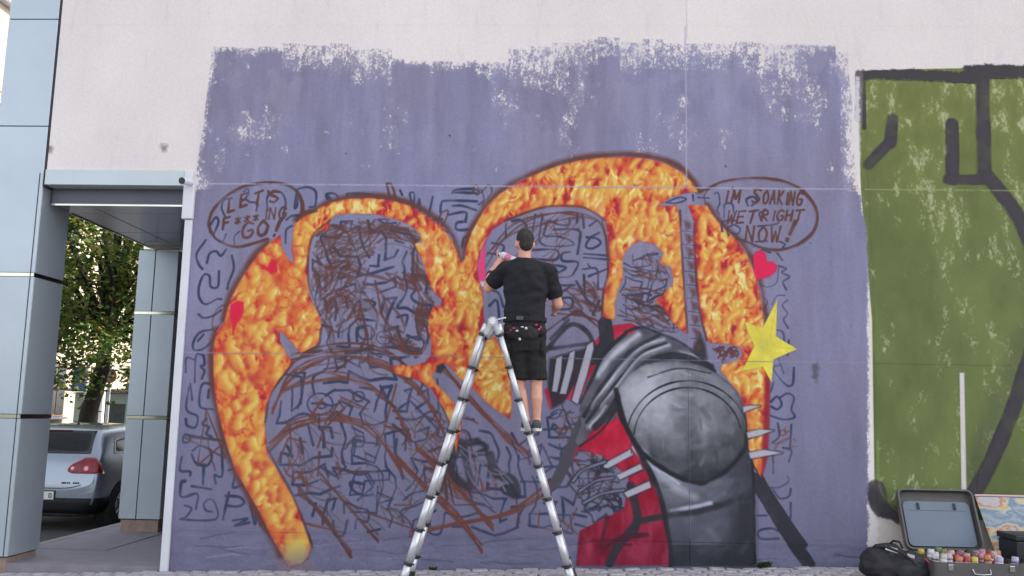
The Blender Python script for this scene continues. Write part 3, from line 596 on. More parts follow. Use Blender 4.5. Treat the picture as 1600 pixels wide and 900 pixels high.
FIRE2 = [(1074, 320), (1105, 322), (1116, 340), (1132, 358), (1150, 375), (1166, 397), (1178, 425), (1185, 450), (1190, 480), (1194, 510), (1197, 560), (1201, 600), (1200, 640), (1199, 690), (1194, 725), (1188, 746), (1178, 728), (1169, 700), (1166, 650), (1155, 615), (1140, 598), (1124, 578), (1128, 570), (1150, 564), (1160, 556), (1157, 544), (1140, 538), (1110, 536), (1103, 530), (1093, 485), (1086, 425), (1082, 372), (1085, 348)]
_fb = fbm(TH, TW, 70, 60, 777, 3); _fb = (_fb-_fb.min())/(_fb.max()-_fb.min())
def fbm_at(p):
    t = tex([p])[0]; return float(_fb[min(max(int(t[1]), 0), TH-1), min(max(int(t[0]), 0), TW-1)])-.42
def fire(pts, seed, lumps=False):
    f, sl = field(pts, 30); h, w_ = f.shape; x, y = PXX[sl].copy(), PXY[sl].copy()
    wx = (fbm(h, w_, 46, 40, seed, 4)-.5); wy = (fbm(h, w_, 46, 40, seed+1, 4)-.5); fine = fbm(h, w_, 9, 7, seed+2, 3)-.5
    streak = fbm(h, w_, 34, 13, seed+3, 4)
    def samp(t, ax, ay):                    # smooth lookup along warped rows
        fx = np.clip(np.arange(w_)[None, :]+wx*ax, 0, w_-1.01); fy = np.clip(np.arange(h)[:, None]+wy*ay, 0, h-1.01)
        i, j = fx.astype(int), fy.astype(int); u, q = fx-i, fy-j
        return (t[j, i]*(1-u)+t[j, i+1]*u)*(1-q)+(t[j+1, i]*(1-u)+t[j+1, i+1]*u)*q
    streak = samp(streak, 60, 30); big = fbm(h, w_, 80, 60, seed+4, 3)
    tong = samp(fbm(h, w_, 40, 17, seed+7, 2), 34, 16)
    v = .50+(streak-.5)*2.0+(big-.5)*.55+fine*.75+(tong-.5)*1.2
    ridge = 1-np.abs(2*samp(fbm(h, w_, 44, 20, seed+5, 2), 40, 16)-1)
    v = v+np.clip((ridge-.84)*3.4, 0, .45)
    v = v-.30*np.exp(-np.clip(f, 0, 80)/6)
    if lumps:
        r = np.random.default_rng(seed); P = []
        for _ in range(9000):
            p = r.uniform((330, 300), (690, 890))
            if all((abs(p[0]-q[0])/13)**2+(abs(p[1]-q[1])/19)**2 > 1 for q in P): P.append(p)
        # cauliflower lumps, each lit on its right shoulder
        xx = x+wx*34+fine*14; yy = y+wy*34+fine*14; F1 = np.full((h, w_), 9, np.float32); F2 = F1.copy(); dx = np.zeros((h, w_), np.float32); dy = dx.copy()
        for q in P:
            c0 = int(np.searchsorted(x[h//2], q[0]-75)); c1 = int(np.searchsorted(x[h//2], q[0]+75))
            ys = y[:, w_//2]; r1 = h-int(np.searchsorted(ys[::-1], q[1]-75)); r0 = h-int(np.searchsorted(ys[::-1], q[1]+75))
            s = (slice(max(r0, 0), min(r1, h)), slice(max(c0, 0), min(c1, w_)))
            if s[0].stop <= s[0].start or s[1].stop <= s[1].start: continue
            a = (xx[s]-q[0])/17; b = (yy[s]-q[1])/24; d = np.sqrt(a*a+b*b); n_ = d < F1[s]
            F2[s] = np.where(n_, F1[s], np.minimum(F2[s], d)); dx[s] = np.where(n_, a, dx[s]); dy[s] = np.where(n_, b, dy[s]); F1[s] = np.where(n_, d, F1[s])
        vl = .40+.30*np.clip((F2-F1)*1.8, 0, .8)+.30*np.clip(dx, -1, 1)-.18*np.clip(dy, -1, 1)+(big-.5)*.5+fine*.6+(streak-.5)*.8
        vl = vl-.30*np.exp(-np.clip(f, 0, 80)/5)
        k = np.clip((505-x)/60, 0, 1)*np.clip((y-360)/40, 0, 1); v = v*(1-k)+vl*k
        v = np.where(x < 560, v*.92+.03, v)
    bl = v.copy()
    for ax_ in (0, 1): bl = (np.roll(bl, 1, ax_)+bl*2+np.roll(bl, -1, ax_))/4
    v = np.clip(bl, 0, 1.15)
    stops = [(0, (150, 34, 52)), (.14, (190, 46, 52)), (.32, (206, 84, 50)), (.50, (212, 130, 58)), (.70, (214, 160, 72)), (.92, (216, 188, 92)), (1.15, (232, 214, 140))]
    col = np.zeros((h, w_, 3), np.float32)
    for ch in range(3): col[..., ch] = np.interp(v, [s[0] for s in stops], [s[1][ch] for s in stops])/255
    old = C[sl].copy(); C[sl] = col; r = random.Random(seed+9)
    x0_, x1_, y0_, y1_ = min(p[0] for p in pts), max(p[0] for p in pts), min(p[1] for p in pts), max(p[1] for p in pts)
    blobs = []; row = 0; yy_ = y0_
    while yy_ < y1_:
        xx_ = x0_+(row % 2)*9
        while xx_ < x1_:
            p = (xx_+r.uniform(-8, 8), yy_+r.uniform(-9, 9))
            if pip(p, pts) and r.random() < .9: blobs.append(p)
            xx_ += 17
        yy_ += 17; row += 1
    for p in blobs:
        left = p[0] < 512 and p[1] > 372
        big_ = left and p[1] > 520
        if big_ and r.random() < .42: continue
        warm = (.60 if p[0] > 700 else .58)+.9*(fbm_at(p)); s = r.uniform(9, 15) if big_ else (r.uniform(5.5, 13) if left else r.uniform(3.5, 9.5))
        h_ = s*(r.uniform(.7, 2.0) if left else r.uniform(1.4, 3.2)); a_ = r.gauss(.05, .35) if left else r.gauss(.30, .40); bend = r.uniform(-.5, .5)*s
        q = [(p[0]-math.sin(a_)*h_/2, p[1]+math.cos(a_)*h_/2), (p[0]+bend, p[1]), (p[0]+math.sin(a_)*h_/2, p[1]-math.cos(a_)*h_/2)]
        mv = lambda dx, dy: [(x_+dx, y_+dy) for x_, y_ in q]
        if r.random() < (.85 if big_ else .62): stroke(mv(-s*.8, s*.45), s*.8, rgb(180, 44, 46), .62 if big_ else .5, 5)
        hot = warm+r.gauss(0, .16)
        hot += .18 if big_ else (.12 if left else .08)
        if hot < .42: stroke(q, s*1.3, rgb(198, 66, 44), .6, 6); stroke(mv(s*.2, -s*.2), s*.6, rgb(212, 116, 48), .6, 5); continue
        stroke(q, s*1.45, rgb(209, 124, 60), .7, 7); stroke(mv(s*.18, -s*.15), s*1.0, rgb(217, 162, 70), .72, 6)
        if hot > .5: stroke(mv(s*.34, -s*.28)[(0 if left else 0):], s*.55, rgb(222, 190, 92), .75, 4)
        if hot > .58 and r.random() < .75: stroke(mv(s*.5, -s*.3)[:2] if r.random() < .5 else mv(s*.5, -s*.3)[1:], 2.0, rgb(230, 212, 140), .8, 2)
        if r.random() < .25: stroke([(p[0]-s*.7, p[1]+h_*.5), (p[0], p[1]+h_*.62), (p[0]+s*.6, p[1]+h_*.45)], 2.4, rgb(160, 42, 44), .55, 3)
    for _ in range(170 if lumps else 80):           # quick wet flicks
        p = (r.uniform(x0_, x1_), r.uniform(y0_, y1_))
        if not pip(p, pts): continue
        a_ = -PI/2+r.gauss(.3, .6); L = r.uniform(6, 16); q = [p]
        if p[0] < 512 and p[1] > 520: continue
        for _k in range(3): a_ += r.gauss(0, .35); q.append((q[-1][0]+math.cos(a_)*L/3, q[-1][1]+math.sin(a_)*L/3))
        stroke(q, r.uniform(1.4, 3.4), r.choice((rgb(228, 200, 116), rgb(222, 176, 72), rgb(178, 44, 48), rgb(202, 92, 46))), r.uniform(.4, .75), 2)
    edge = np.exp(-np.clip(f, 0, 60)/4.5)[..., None]*.38; C[sl] = C[sl]*(1-edge)+rgb(190, 62, 44)*edge
    if lumps:
        for k_ in range(12): stroke([(r.uniform(440, 474), r.uniform(835, 880)), (r.uniform(450, 482), r.uniform(845, 885))], r.uniform(5, 12), rgb(212, 186, 84), .5, 7)
    new = C[sl].copy(); m_ = (np.clip(f/(1.6+np.clip((y-850)/4, 0, 9))+.5, 0, 1)*np.clip((892-y)/46, 0, 1)*.97)[..., None]; C[sl] = old*(1-m_)+new*m_
stroke([(440, 850), (455, 884), (475, 892)], 30, rgb(168, 122, 92), .28, 26)
# brown drawn outline behind the fire
OUT1 = [(470, 905), (437, 868), (420, 838), (403, 805), (383, 768), (366, 738), (350, 692), (341, 656), (334, 620), (330, 580), (330, 545), (336, 515)]
OUT2 = [(348, 500), (357, 468), (369, 444), (385, 418), (401, 396), (418, 380)]
OUT3 = [(462, 343), (488, 330), (520, 314), (560, 307), (600, 308), (640, 318), (668, 333), (694, 352), (710, 374), (721, 408), (726, 385), (735, 360), (746, 341), (760, 319), (780, 300), (805, 284), (838, 269), (872, 256), (908, 247), (945, 243), (980, 242), (1012, 245), (1045, 253), (1070, 268), (1092, 298)]
OUT4 = [(1105, 320), (1120, 340), (1136, 358), (1154, 374), (1170, 396), (1183, 425), (1190, 452), (1195, 482), (1199, 520)]
for q, w_ in ((OUT1[1:], 10), (OUT2, 11), (OUT3, 10), (OUT4, 8)): stroke(q, w_, rgb(92, 58, 58), .72, 7)
fire(FIRE, 201, True); fire(FIRE2, 260)
for q, w_ in ((OUT1[2:], 5), (OUT2, 6), (OUT3, 4.5), (OUT4, 4)): stroke(q, w_, rgb(96, 56, 52), .62, 3.5)
INN = [(946, 345), (913, 325), (883, 322), (850, 324), (815, 335), (788, 346)]
for q in (INN, [(940, 345), (948, 380), (950, 420), (942, 460), (940, 500)], [(502, 513), (497, 540), (470, 555)], [(417, 700), (434, 732), (458, 776), (478, 826), (488, 856)], [(515, 345), (486, 374), (482, 440), (500, 494)], [(414, 660), (424, 615), (458, 567)], [(1062, 330), (1068, 440), (1074, 520)], [(1084, 350), (1090, 470), (1104, 532)]): stroke(q, 3.4, rgb(84, 50, 52), .7, 2.2)
scribble([(1104, 540), (1150, 542), (1158, 556), (1126, 568)], 22, 20, 301, None, (2, 3.4), rgb(92, 52, 56), .8, 1.2)
fill([(1196, 575), (1203, 600), (1202, 660), (1199, 715), (1190, 748), (1190, 700), (1193, 640)], rgb(140, 28, 46), 2.5, .9)
for y0 in range(345, 540, 21):      # spine marks down the narrow strip
    x0 = 1068+(y0-345)*.085; fill([(x0, y0), (x0+9, y0+2), (x0+12, y0+12), (x0+4, y0+15)], rgb(92, 52, 56), 3, .8, rag=4)
    stroke([(x0-3, y0+16), (x0+14, y0+18)], 1.8, BLUE, .7)
stroke([(1040, 317), (1060, 309), (1072, 312), (1056, 318), (1040, 317)], 2.2, BLUE, .8); stroke([(1082, 305), (1083, 314)], 2.4, BLUE, .8); stroke([(1090, 309), (1108, 310)], 2.4, BLUE, .8)
fill([(682, 572), (692, 568), (696, 574), (688, 584), (681, 582)], DK, 2, .95)
# small flat shapes
PINK = [(770, 359), (760, 376), (757, 400), (758, 425), (759, 440), (748, 440), (746, 417), (751, 394)]
fill(PINK, rgb(226, 62, 118), 1.5, .95); fill([(750, 440), (757, 440), (756, 448), (752, 448)], rgb(205, 200, 208), 1.5)
HEART = [(1176, 402), (1180, 394), (1188, 391), (1196, 397), (1198, 409), (1207, 409), (1214, 416), (1212, 425), (1203, 432), (1181, 439), (1177, 420)]
fill(HEART, rgb(214, 28, 78), 1.2, .97)
BLOB = [(372, 470), (380, 472), (381, 483), (377, 496), (369, 507), (364, 523), (362, 506), (358, 492), (360, 477)]
fill(BLOB, rgb(208, 24, 66), 1.5, .95)
BLOT = [(407, 412), (418, 417), (424, 405), (432, 409), (434, 424), (424, 428), (416, 424), (408, 420)]
fill(BLOT, rgb(202, 24, 60), 1.5, .9, rag=3)
stroke([(1216, 420), (1213, 442), (1198, 449), (1186, 444)], 2.2, BLUE, .75)
STAR = [(1214, 468), (1212, 526), (1245, 546), (1208, 562), (1205, 598), (1191, 573), (1159, 580), (1178, 541), (1162, 503), (1191, 513)]
f, sl = field(STAR, 10); n = fbm(*f.shape, 24, 20, 311, 4)[..., None]
lay(np.clip(f/1.2+.5, 0, 1)*.98, rgb(214, 200, 74)*(1+(n-.5)*.22), sl)
fill([(1185, 530), (1194, 532), (1197, 548), (1190, 552), (1184, 544)], rgb(176, 172, 84), 6, .6); stroke([(1214, 470), (1205, 535), (1244, 546)], 1.6, rgb(184, 174, 80), .5)
SPIKES = [[(1160, 636), (1172, 634), (1188, 635), (1170, 641), (1161, 645)], [(1166, 676), (1186, 671), (1208, 673), (1186, 681), (1168, 685)], [(1169, 708), (1192, 703), (1222, 708), (1196, 713), (1172, 717)]]
BARS = [[(862, 612), (869, 560), (878, 556), (876, 585), (870, 613)], [(874, 616), (890, 552), (898, 548), (895, 575), (884, 616)], [(893, 626), (917, 540), (926, 534), (927, 545), (917, 585), (902, 632)],
        [(943, 725), (985, 702), (989, 711), (950, 732), (943, 731)], [(963, 743), (1000, 725), (1004, 733), (968, 750)], [(974, 770), (1014, 752), (1017, 762), (980, 778)]]
for q in SPIKES+BARS:
    stroke(q+q[:1], 4, DK, .7, 2, False); fill(q, rgb(172, 170, 184), 1.2, .97)
for q in ([(895, 752), (910, 735), (945, 722)], [(905, 768), (930, 752), (958, 747)], [(912, 786), (940, 772), (974, 766)]):
    stroke(q, 8, DK, .85, 2); stroke(q, 3.4, rgb(124, 122, 152), .9, 1.5)
# speech bubbles with their words
def letters(txt, x, y, h, w_, slope=0, slant=.12, wd=3.2, col=BROWN):
    G = {'L': [[(0, 0), (0, 1), (.8, .95)]], 'E': [[(.75, 0), (0, .04), (0, 1), (.8, .95)], [(0, .5), (.6, .46)]], 'T': [[(0, .05), (1, -.05)], [(.5, 0), (.42, 1)]], "'": [[(.3, -.1), (.28, .1)]],
         'S': [[(.85, .08), (.35, .0), (.08, .25), (.5, .48), (.85, .72), (.5, 1), (.05, .9)]], 'F': [[(.8, 0), (0, .05), (0, 1.05)], [(0, .5), (.6, .45)]], '*': [[(.1, .3), (.75, .75)], [(.75, .3), (.1, .75)], [(.42, .2), (.42, .85)]],
         'I': [[(.35, .1), (.35, 1)]], 'N': [[(0, 1), (.05, 0), (.7, 1), (.75, 0)]], 'G': [[(.85, .12), (.4, 0), (.05, .4), (.15, .9), (.6, 1), (.85, .8), (.85, .55), (.5, .55)]], 'O': [[(.45, 0), (.05, .4), (.2, .95), (.65, .95), (.85, .45), (.45, 0)]],
         '!': [[(.4, -.05), (.32, .65)], [(.28, .93), (.28, 1.0)]], 'M': [[(0, 1), (.1, 0), (.42, .7), (.78, 0), (.85, 1)]], 'A': [[(0, 1), (.42, 0), (.8, 1)], [(.15, .62), (.68, .6)]], 'K': [[(.05, 0), (.05, 1)], [(.75, 0), (.1, .55), (.8, 1)]],
         'W': [[(0, 0), (.2, 1), (.45, .35), (.7, 1), (.9, 0)]], 'R': [[(0, 1), (.05, 0), (.6, .08), (.65, .4), (.1, .5), (.75, 1)]], 'H': [[(0, 0), (0, 1)], [(.75, 0), (.75, 1)], [(0, .5), (.75, .48)]]}
    for ch in txt:
        for s in G.get(ch, ()):
            q = [(x+(a*w_*.86)+(1-b)*h*slant, y+b*h+slope*a*w_) for a, b in s]
            sharp = ch in 'LETFINMAKWH*!'
            if sharp:
                for a, b in zip(q, q[1:]): stroke([a, b], wd, col, .92, 1.2, False)
            else: stroke(q, wd, col, .92, 1.2)
        adv = .45 if ch in "' " else (.62 if ch in 'I!' else 1.08); x += w_*adv; y += slope*w_*adv
BUB1 = [(329, 362), (326, 348), (333, 328), (352, 308), (378, 293), (405, 287), (432, 286), (452, 291), (466, 303), (472, 318), (471, 333), (464, 345)]
stroke(BUB1, 4.5, BROWN, .92, 1.6); stroke([(329, 362), (338, 374), (355, 383), (372, 386), (395, 381), (418, 374)], 5, BROWN, .92, 1.6); stroke([(464, 300), (472, 318), (474, 332), (494, 330)], 5, BROWN, .9, 1.8)
for q in ([(352, 340), (346, 325), (350, 313), (362, 310)], [(328, 352), (337, 340), (341, 348), (334, 370), (347, 378), (353, 366)], [(366, 383), (366, 370), (374, 362)], [(380, 300), (387, 296), (388, 303), (384, 310), (390, 316), (402, 318), (400, 330)], [(418, 330), (417, 310), (426, 300), (440, 302), (446, 318), (440, 345)], [(464, 296), (480, 293), (493, 300), (492, 322), (484, 324)], [(462, 305), (460, 325), (464, 320), (463, 300)], [(447, 344), (455, 338), (467, 337)], [(446, 380), (447, 360), (456, 353)]):
    stroke(q, 3.2, BLUE, .8, 1.5)
letters("L", 356, 313, 19, 13, -.2, .1, 4.2); letters("E", 375, 304, 20, 14, -.2, .1, 4); letters("T", 396, 302, 20, 14, -.2, .1, 3.8); letters("'", 415, 300, 12, 10); letters("S", 421, 300, 17, 17, -.1, .05, 4.2)
letters("F", 348, 341, 17, 13, -.15, .1, 3.6); letters("***", 366, 338, 15, 13, -.15, .1, 2.8); letters("ING", 411, 326, 17, 14, -.05, .1, 3.6)
letters("GO", 377, 350, 23, 22, -.15, .1, 5); letters("!", 425, 345, 24, 12, 0, .35, 5.5)
BUB2 = [(1093, 300), (1108, 294), (1130, 284), (1165, 279), (1195, 279), (1225, 284), (1252, 297), (1268, 315), (1276, 335), (1274, 355), (1262, 373), (1240, 385), (1215, 391), (1188, 387), (1165, 378), (1150, 373)]
stroke(BUB2, 4, BROWN, .92, 1.5); stroke([(1250, 296), (1271, 318), (1277, 338), (1270, 362), (1245, 384)], 4, BROWN, .85, 1.5); stroke([(1108, 294), (1100, 306), (1102, 318)], 2.4, BROWN, .8, 1.5)
for q in ([(1116, 303), (1122, 302), (1124, 318), (1120, 328), (1124, 336)], [(1131, 340), (1132, 320), (1144, 320), (1146, 334)], [(1128, 362), (1128, 347), (1150, 345)], [(1138, 368), (1136, 358), (1146, 352), (1156, 358), (1152, 366), (1144, 364)], [(1168, 322), (1166, 312), (1176, 308), (1182, 314), (1174, 322)], [(1190, 345), (1186, 334), (1194, 330)], [(1215, 340), (1214, 350), (1184, 354)], [(1180, 378), (1198, 377)], [(1218, 378), (1226, 382), (1222, 388)]):
    stroke(q, 2.8, BLUE, .75, 1.4)
letters("I", 1131, 297, 20, 10, 0, .2, 3); letters("'", 1139, 294, 16, 8, 0, .2, 2.4); letters("M", 1142, 298, 19, 16, 0, .2, 3); letters("S", 1174, 295, 22, 14, .1, .2, 3.2); letters("OAKING", 1191, 298, 20, 10.6, .05, .15, 3)
letters("WET", 1134, 330, 19, 15, 0, .25, 3); letters("RIGHT", 1189, 329, 16, 13.5, 0, .2, 3)
letters("NOW", 1164, 354, 24, 18, 0, .1, 3.2); letters("!", 1226, 348, 28, 14, 0, .4, 6)
def joint_line(a, b, w_, col, al, dry=.08):      # in metres on the wall, where the panel joints run
    t = np.array([[(x-TX0)*TS, (z-TZ0)*TS] for x, z in (a, b)]); t = np.stack([np.linspace(t[0, k], t[1, k], 40) for k in (0, 1)], 1)
    sl = bbox(t, w_*3); d = segdist(t, sl, False, w_*4); m_ = np.clip(w_-d+.5, 0, 1)*al*np.clip((GRAIN[sl]-dry)*3, 0, 1); lay(m_, col, sl)
joint_line((-3.6, 3.80), (3.0, 3.80), 1.6, rgb(178, 174, 196), .75); joint_line((-3.6, 2.074), (3.1, 2.074), 1.3, rgb(160, 158, 182), .45)
joint_line((1.384, 3.82), (1.384, 5.5), 1.6, rgb(178, 174, 196), .75); joint_line((1.384, .4), (1.384, 3.8), 1.2, rgb(150, 148, 160), .3); joint_line((3.15, 3.80), (6, 3.80), 1.4, rgb(150, 168, 110), .7)
for k in range(24):                     # thin runs where the paint went on wet
    x, y = RNG.uniform(340, 1180), RNG.uniform(560, 800); L = RNG.uniform(8, 34); t_ = tex([(x, y)])[0]; c_ = C[min(max(int(t_[1]), 0), TH-1), min(max(int(t_[0]), 0), TW-1)].copy()
    if k % 2: stroke([(x, y), (x+.4, y+L)], 1.3, c_*.9, .7, 1)
np.clip(C, 0, 1, out=C)
img = bpy.data.images.new('wall_paint', TW, TH, alpha=False)
buf = np.ones((TH, TW, 4), np.float32); buf[..., :3] = C
img.pixels.foreach_set(buf.ravel()); img.update(); img.pack()

def wall_mat(name, extra=0):
    m = bpy.data.materials.new(name); m.use_nodes = True; t = m.node_tree; b = t.nodes['Principled BSDF']
    uv = t.nodes.new('ShaderNodeUVMap'); uv.uv_map = 'wall'; im = t.nodes.new('ShaderNodeTexImage'); im.image = img; im.extension = 'EXTEND'; im.interpolation = 'Cubic'
    t.links.new(uv.outputs[0], im.inputs[0])
    tc = t.nodes.new('ShaderNodeTexCoord'); n = t.nodes.new('ShaderNodeTexNoise'); n.inputs['Scale'].default_value = 55; n.inputs['Detail'].default_value = 6
    mp = t.nodes.new('ShaderNodeMapping'); t.links.new(tc.outputs['Object'], mp.inputs[0]); t.links.new(mp.outputs[0], n.inputs['Vector'])
    r = t.nodes.new('ShaderNodeMapRange'); r.inputs[1].default_value = .3; r.inputs[2].default_value = .7; r.inputs[3].default_value = .95; r.inputs[4].default_value = 1.04
    t.links.new(n.outputs[0], r.inputs[0]); mx = t.nodes.new('ShaderNodeMix'); mx.data_type = 'RGBA'; mx.blend_type = 'MULTIPLY'; mx.inputs[0].default_value = 1
    t.links.new(im.outputs[0], mx.inputs[6]); t.links.new(r.outputs[0], mx.inputs[7]); t.links.new(mx.outputs[2], b.inputs['Base Color'])
    n2 = t.nodes.new('ShaderNodeTexNoise'); n2.inputs['Scale'].default_value = 18 if extra else 7; n2.inputs['Detail'].default_value = 8; t.links.new(mp.outputs[0], n2.inputs['Vector'])
    bp = t.nodes.new('ShaderNodeBump'); bp.inputs['Strength'].default_value = .5 if extra else .16; bp.inputs['Distance'].default_value = .02
    t.links.new(n2.outputs[0], bp.inputs['Height']); t.links.new(bp.outputs[0], b.inputs['Normal']); b.inputs['Roughness'].default_value = .8 if not extra else .9
    b.inputs['Specular IOR Level'].default_value = .35
    return m
M['wall'] = wall_mat('painted wall'); M['wallfoot'] = wall_mat('rough painted foot', 1)
def uv_wall(o):
    me = o.data; l = me.uv_layers.new(name='wall'); off = o.matrix_world.translation if not o.parent else Vector()
    for lp in me.loops:
        c = me.vertices[lp.vertex_index].co; l.data[lp.index].uv = ((c.x-TX0)/(TX1-TX0), (c.z-TZ0)/(TZ1-TZ0))
    return o

# ------------------------------------------------------------------ ground
def sheet(name, pts, mt, parent=None):
    bm = bmesh.new(); bm.faces.new([bm.verts.new(p) for p in pts]); return done(name, bm, mt, parent)
RZ = -.2
def gz(x): return .031*(min(max(x, -8), 7)+2.5)          # the pavement climbs to the right
g = sheet('ground', [(-600, -600, RZ-.01), (600, -600, RZ-.01), (600, 900, RZ-.01), (-600, 900, RZ-.01)], M['asphalt']); tag(g, kind='structure')
g = sheet('road', [(-16, -10, RZ), (-5.75, -10, RZ), (-5.75, 80, RZ), (-16, 80, RZ)], M['asphalt']); tag(g, kind='structure')
bm = bmesh.new()
xs = [-5.9, -3.66, 0, 3, 5, 7, 16]
tv = [[bm.verts.new((x, y, z)) for x in xs for z in (gz(x)-.012,)] for y, z in ((-9, 0), (8.83, 0))]
bv = [[bm.verts.new((x, y, RZ-.3)) for x in xs] for y in (-9, 8.83)]
for i in range(len(xs)-1): bm.faces.new((tv[0][i], tv[0][i+1], tv[1][i+1], tv[1][i]))
for i in range(len(xs)-1): bm.faces.new((bv[0][i], bv[0][i+1], tv[0][i+1], tv[0][i]))
bm.faces.new((tv[0][0], tv[1][0], bv[1][0], bv[0][0]))
pav = done('pavement', bm, M['pave']); tag(pav, kind='structure')
# setts in view along the foot of the wall
def sett_mesh(r):
    bm = bmesh.new(); box(bm, (-.074, -.055, -.05), (.074, .055, .012), .012, 1)
    for v in bm.verts: v.co += Vector((r.uniform(-.006, .006), r.uniform(-.006, .006), r.uniform(-.004, .004)))
    bmesh.ops.recalc_face_normals(bm, faces=bm.faces); me = bpy.data.meshes.new('paving_stone'); bm.to_mesh(me); bm.free(); me.materials.append(M['cobble']); return me
r = random.Random(4); SM = [sett_mesh(r) for _ in range(8)]
k = 0
for row in range(6):
    y = 8.70-row*.118
    for i in range(50):
        x = -3.75+i*.158+(row % 2)*.079
        if x > 4.05 or k >= 298: break
        o = link('paving_stone', r.choice(SM), pav, (x+r.uniform(-.006, .006), y+r.uniform(-.008, .008), gz(x)+r.uniform(-.008, .006)))
        o.rotation_euler = (r.uniform(-.04, .04), r.uniform(-.04, .04)-.031, r.uniform(-.06, .06)+(PI if r.random() < .5 else 0)); k += 1
bm = bmesh.new()
for row in range(14):
    for i in range(68):
        y = 8.70-row*.118; x = -5.6+i*.158+(row % 2)*.079
        if row < 6 and -3.8 < x < 4.07: continue
        if row >= 6 and not -4.5 < x < 5: continue
        mm = bmesh.ops.create_cube(bm, size=1)['verts']
        for v in mm: v.co = Vector((x+v.co.x*(.148-.03*(v.co.z > 0)), y+v.co.y*(.108-.025*(v.co.z > 0)), gz(x)-.02+v.co.z*.05+r.uniform(-.002, .004)))
done('far_paving', bm, M['cobble'], pav, kind='stuff')
# floor under the portico with its kerb
bm = bmesh.new(); P = [(-5.92, 8.835), (-3.3, 8.835), (-3.3, 22), (-5.55, 22), (-5.55, 9.75), (-5.92, 9.75)]
a = [bm.verts.new((x, y, 0)) for x, y in P]; b = [bm.verts.new((x, y, RZ-.2)) for x, y in P]; bm.faces.new(a)
for i in range(6): bm.faces.new((a[i], a[(i+1) % 6], b[(i+1) % 6], b[i]))
pf = done('portico_floor', bm, M['floor']); tag(pf, kind='structure')
for i in range(9): bx('kerb_stone', (-5.68, 9.765+i*1.0, RZ-.2), (-5.555, 9.755+i*1.0+.99, .003), M['kerb'], pf, .012)
for i in range(5):
    bx('floor_slab', (-5.54, 9.76+i*1.2, -.05), (-4.68, 9.76+i*1.2+1.19, .006), M['floor'], pf)

# ------------------------------------------------------------------ the building
XL, XD = wall([(256, 890)])[0, 0], -5.175
XR = 16.0; XJ = 1.384; JZ = [.357, 2.074, 3.80, 5.514, 7.23]; TOPZ = 9.2
bld = thing('concrete_building', 'pale concrete building whose street wall carries the unfinished mural', 'building', (0, 0, 0))
bx('core', (XL+.05, D+.16, -.4), (XR, 21, TOPZ), M['darkwall'], bld)
bx('upper_storey', (XD+.02, D+.16, 3.64), (XL+.04, 21, TOPZ), M['concrete'], bld)
bx('roof_coping', (XD-.02, D-.04, TOPZ), (XR, 21, TOPZ+.12), M['white'], bld)
G = .0022
def panel(x0, x1, z0, z1, mt=None):
    bm = bmesh.new(); box(bm, (x0+G, D, z0+G), (x1-G, D+.155, z1-G))
    o = done('concrete_panel', bm, mt or M['wall'], bld); uv_wall(o); return o
for i in range(len(JZ)):
    z0 = JZ[i]; z1 = JZ[i+1] if i+1 < len(JZ) else TOPZ
    for x0, x1 in (((XL+.045 if z1 < 3.9 else XD), XJ), (XJ, 8.06), (8.06, XR)):
        panel(x0, x1, z0, z1)
for z in JZ[:-1]:
    bm = bmesh.new(); box(bm, ((XL+.05 if z < 3.7 else XD+.002), D+(.0009 if z > 1 else .004), z-.02), (XR, D+.1, z+.02)); uv_wall(done('joint_filler', bm, M['wall'], bld))
bm = bmesh.new(); box(bm, (XJ-.02, D+.0012, .37), (XJ+.02, D+.1, TOPZ)); uv_wall(done('joint_filler', bm, M['wall'], bld))
# the rough foot of the wall: displaced render
bm = bmesh.new(); nx, nz = 220, 14
x0, x1 = XL+.05, 9.0; vv = []
for j in range(nz+1):
    for i in range(nx+1):
        x = x0+(x1-x0)*i/nx; z = -.35+(JZ[0]-.006+.35)*j/nz
        d = (mnoise.noise(Vector((x*2.2, 0, z*6)))*.010+mnoise.noise(Vector((x*9, 3, z*22)))*.006)*(1 if j < nz else .2)
        vv.append(bm.verts.new((x, D+.006-d, z)))
for j in range(nz):
    for i in range(nx): a = j*(nx+1)+i; bm.faces.new((vv[a], vv[a+1], vv[a+nx+2], vv[a+nx+1]))
for j in range(nz): pass
e = [v for v in vv[nz*(nx+1):]]; b2 = [bm.verts.new((v.co.x, D+.155, v.co.z)) for v in e]
for i in range(nx): bm.faces.new((e[i], e[i+1], b2[i+1], b2[i]))
o = done('wall_foot', bm, M['wallfoot'], bld); uv_wall(o)
bm = bmesh.new(); box(bm, (9.0, D+.004, -.4), (XR, D+.155, JZ[0]-.006)); uv_wall(done('wall_foot', bm, M['wallfoot'], bld))
# white corner trim on the free end of the wall, wider cover at its head
bx('corner_trim', (XL-.03, D-.03, -.06), (XL+.045, D+.2, 3.42), M['white'], bld, .004)
bx('trim_cover', (XL-.06, D-.05, 3.425), (XL+.05, D+.2, 3.80), M['white'], bld, .006)
bx('trim_cap', (XL-.06, D-.045, 3.806), (XL+.02, D+.1, 3.93), M['white'], bld, .006)
# beam over the passage
bx('beam_cladding', (XD, D-.02, 3.775), (XL-.065, D+.14, 3.935), M['clad_pale'], bld, .004)
bx('beam_shadow_gap', (XD, D+.004, 3.94), (XL-.02, D+.15, 3.965), M['joint'], bld)
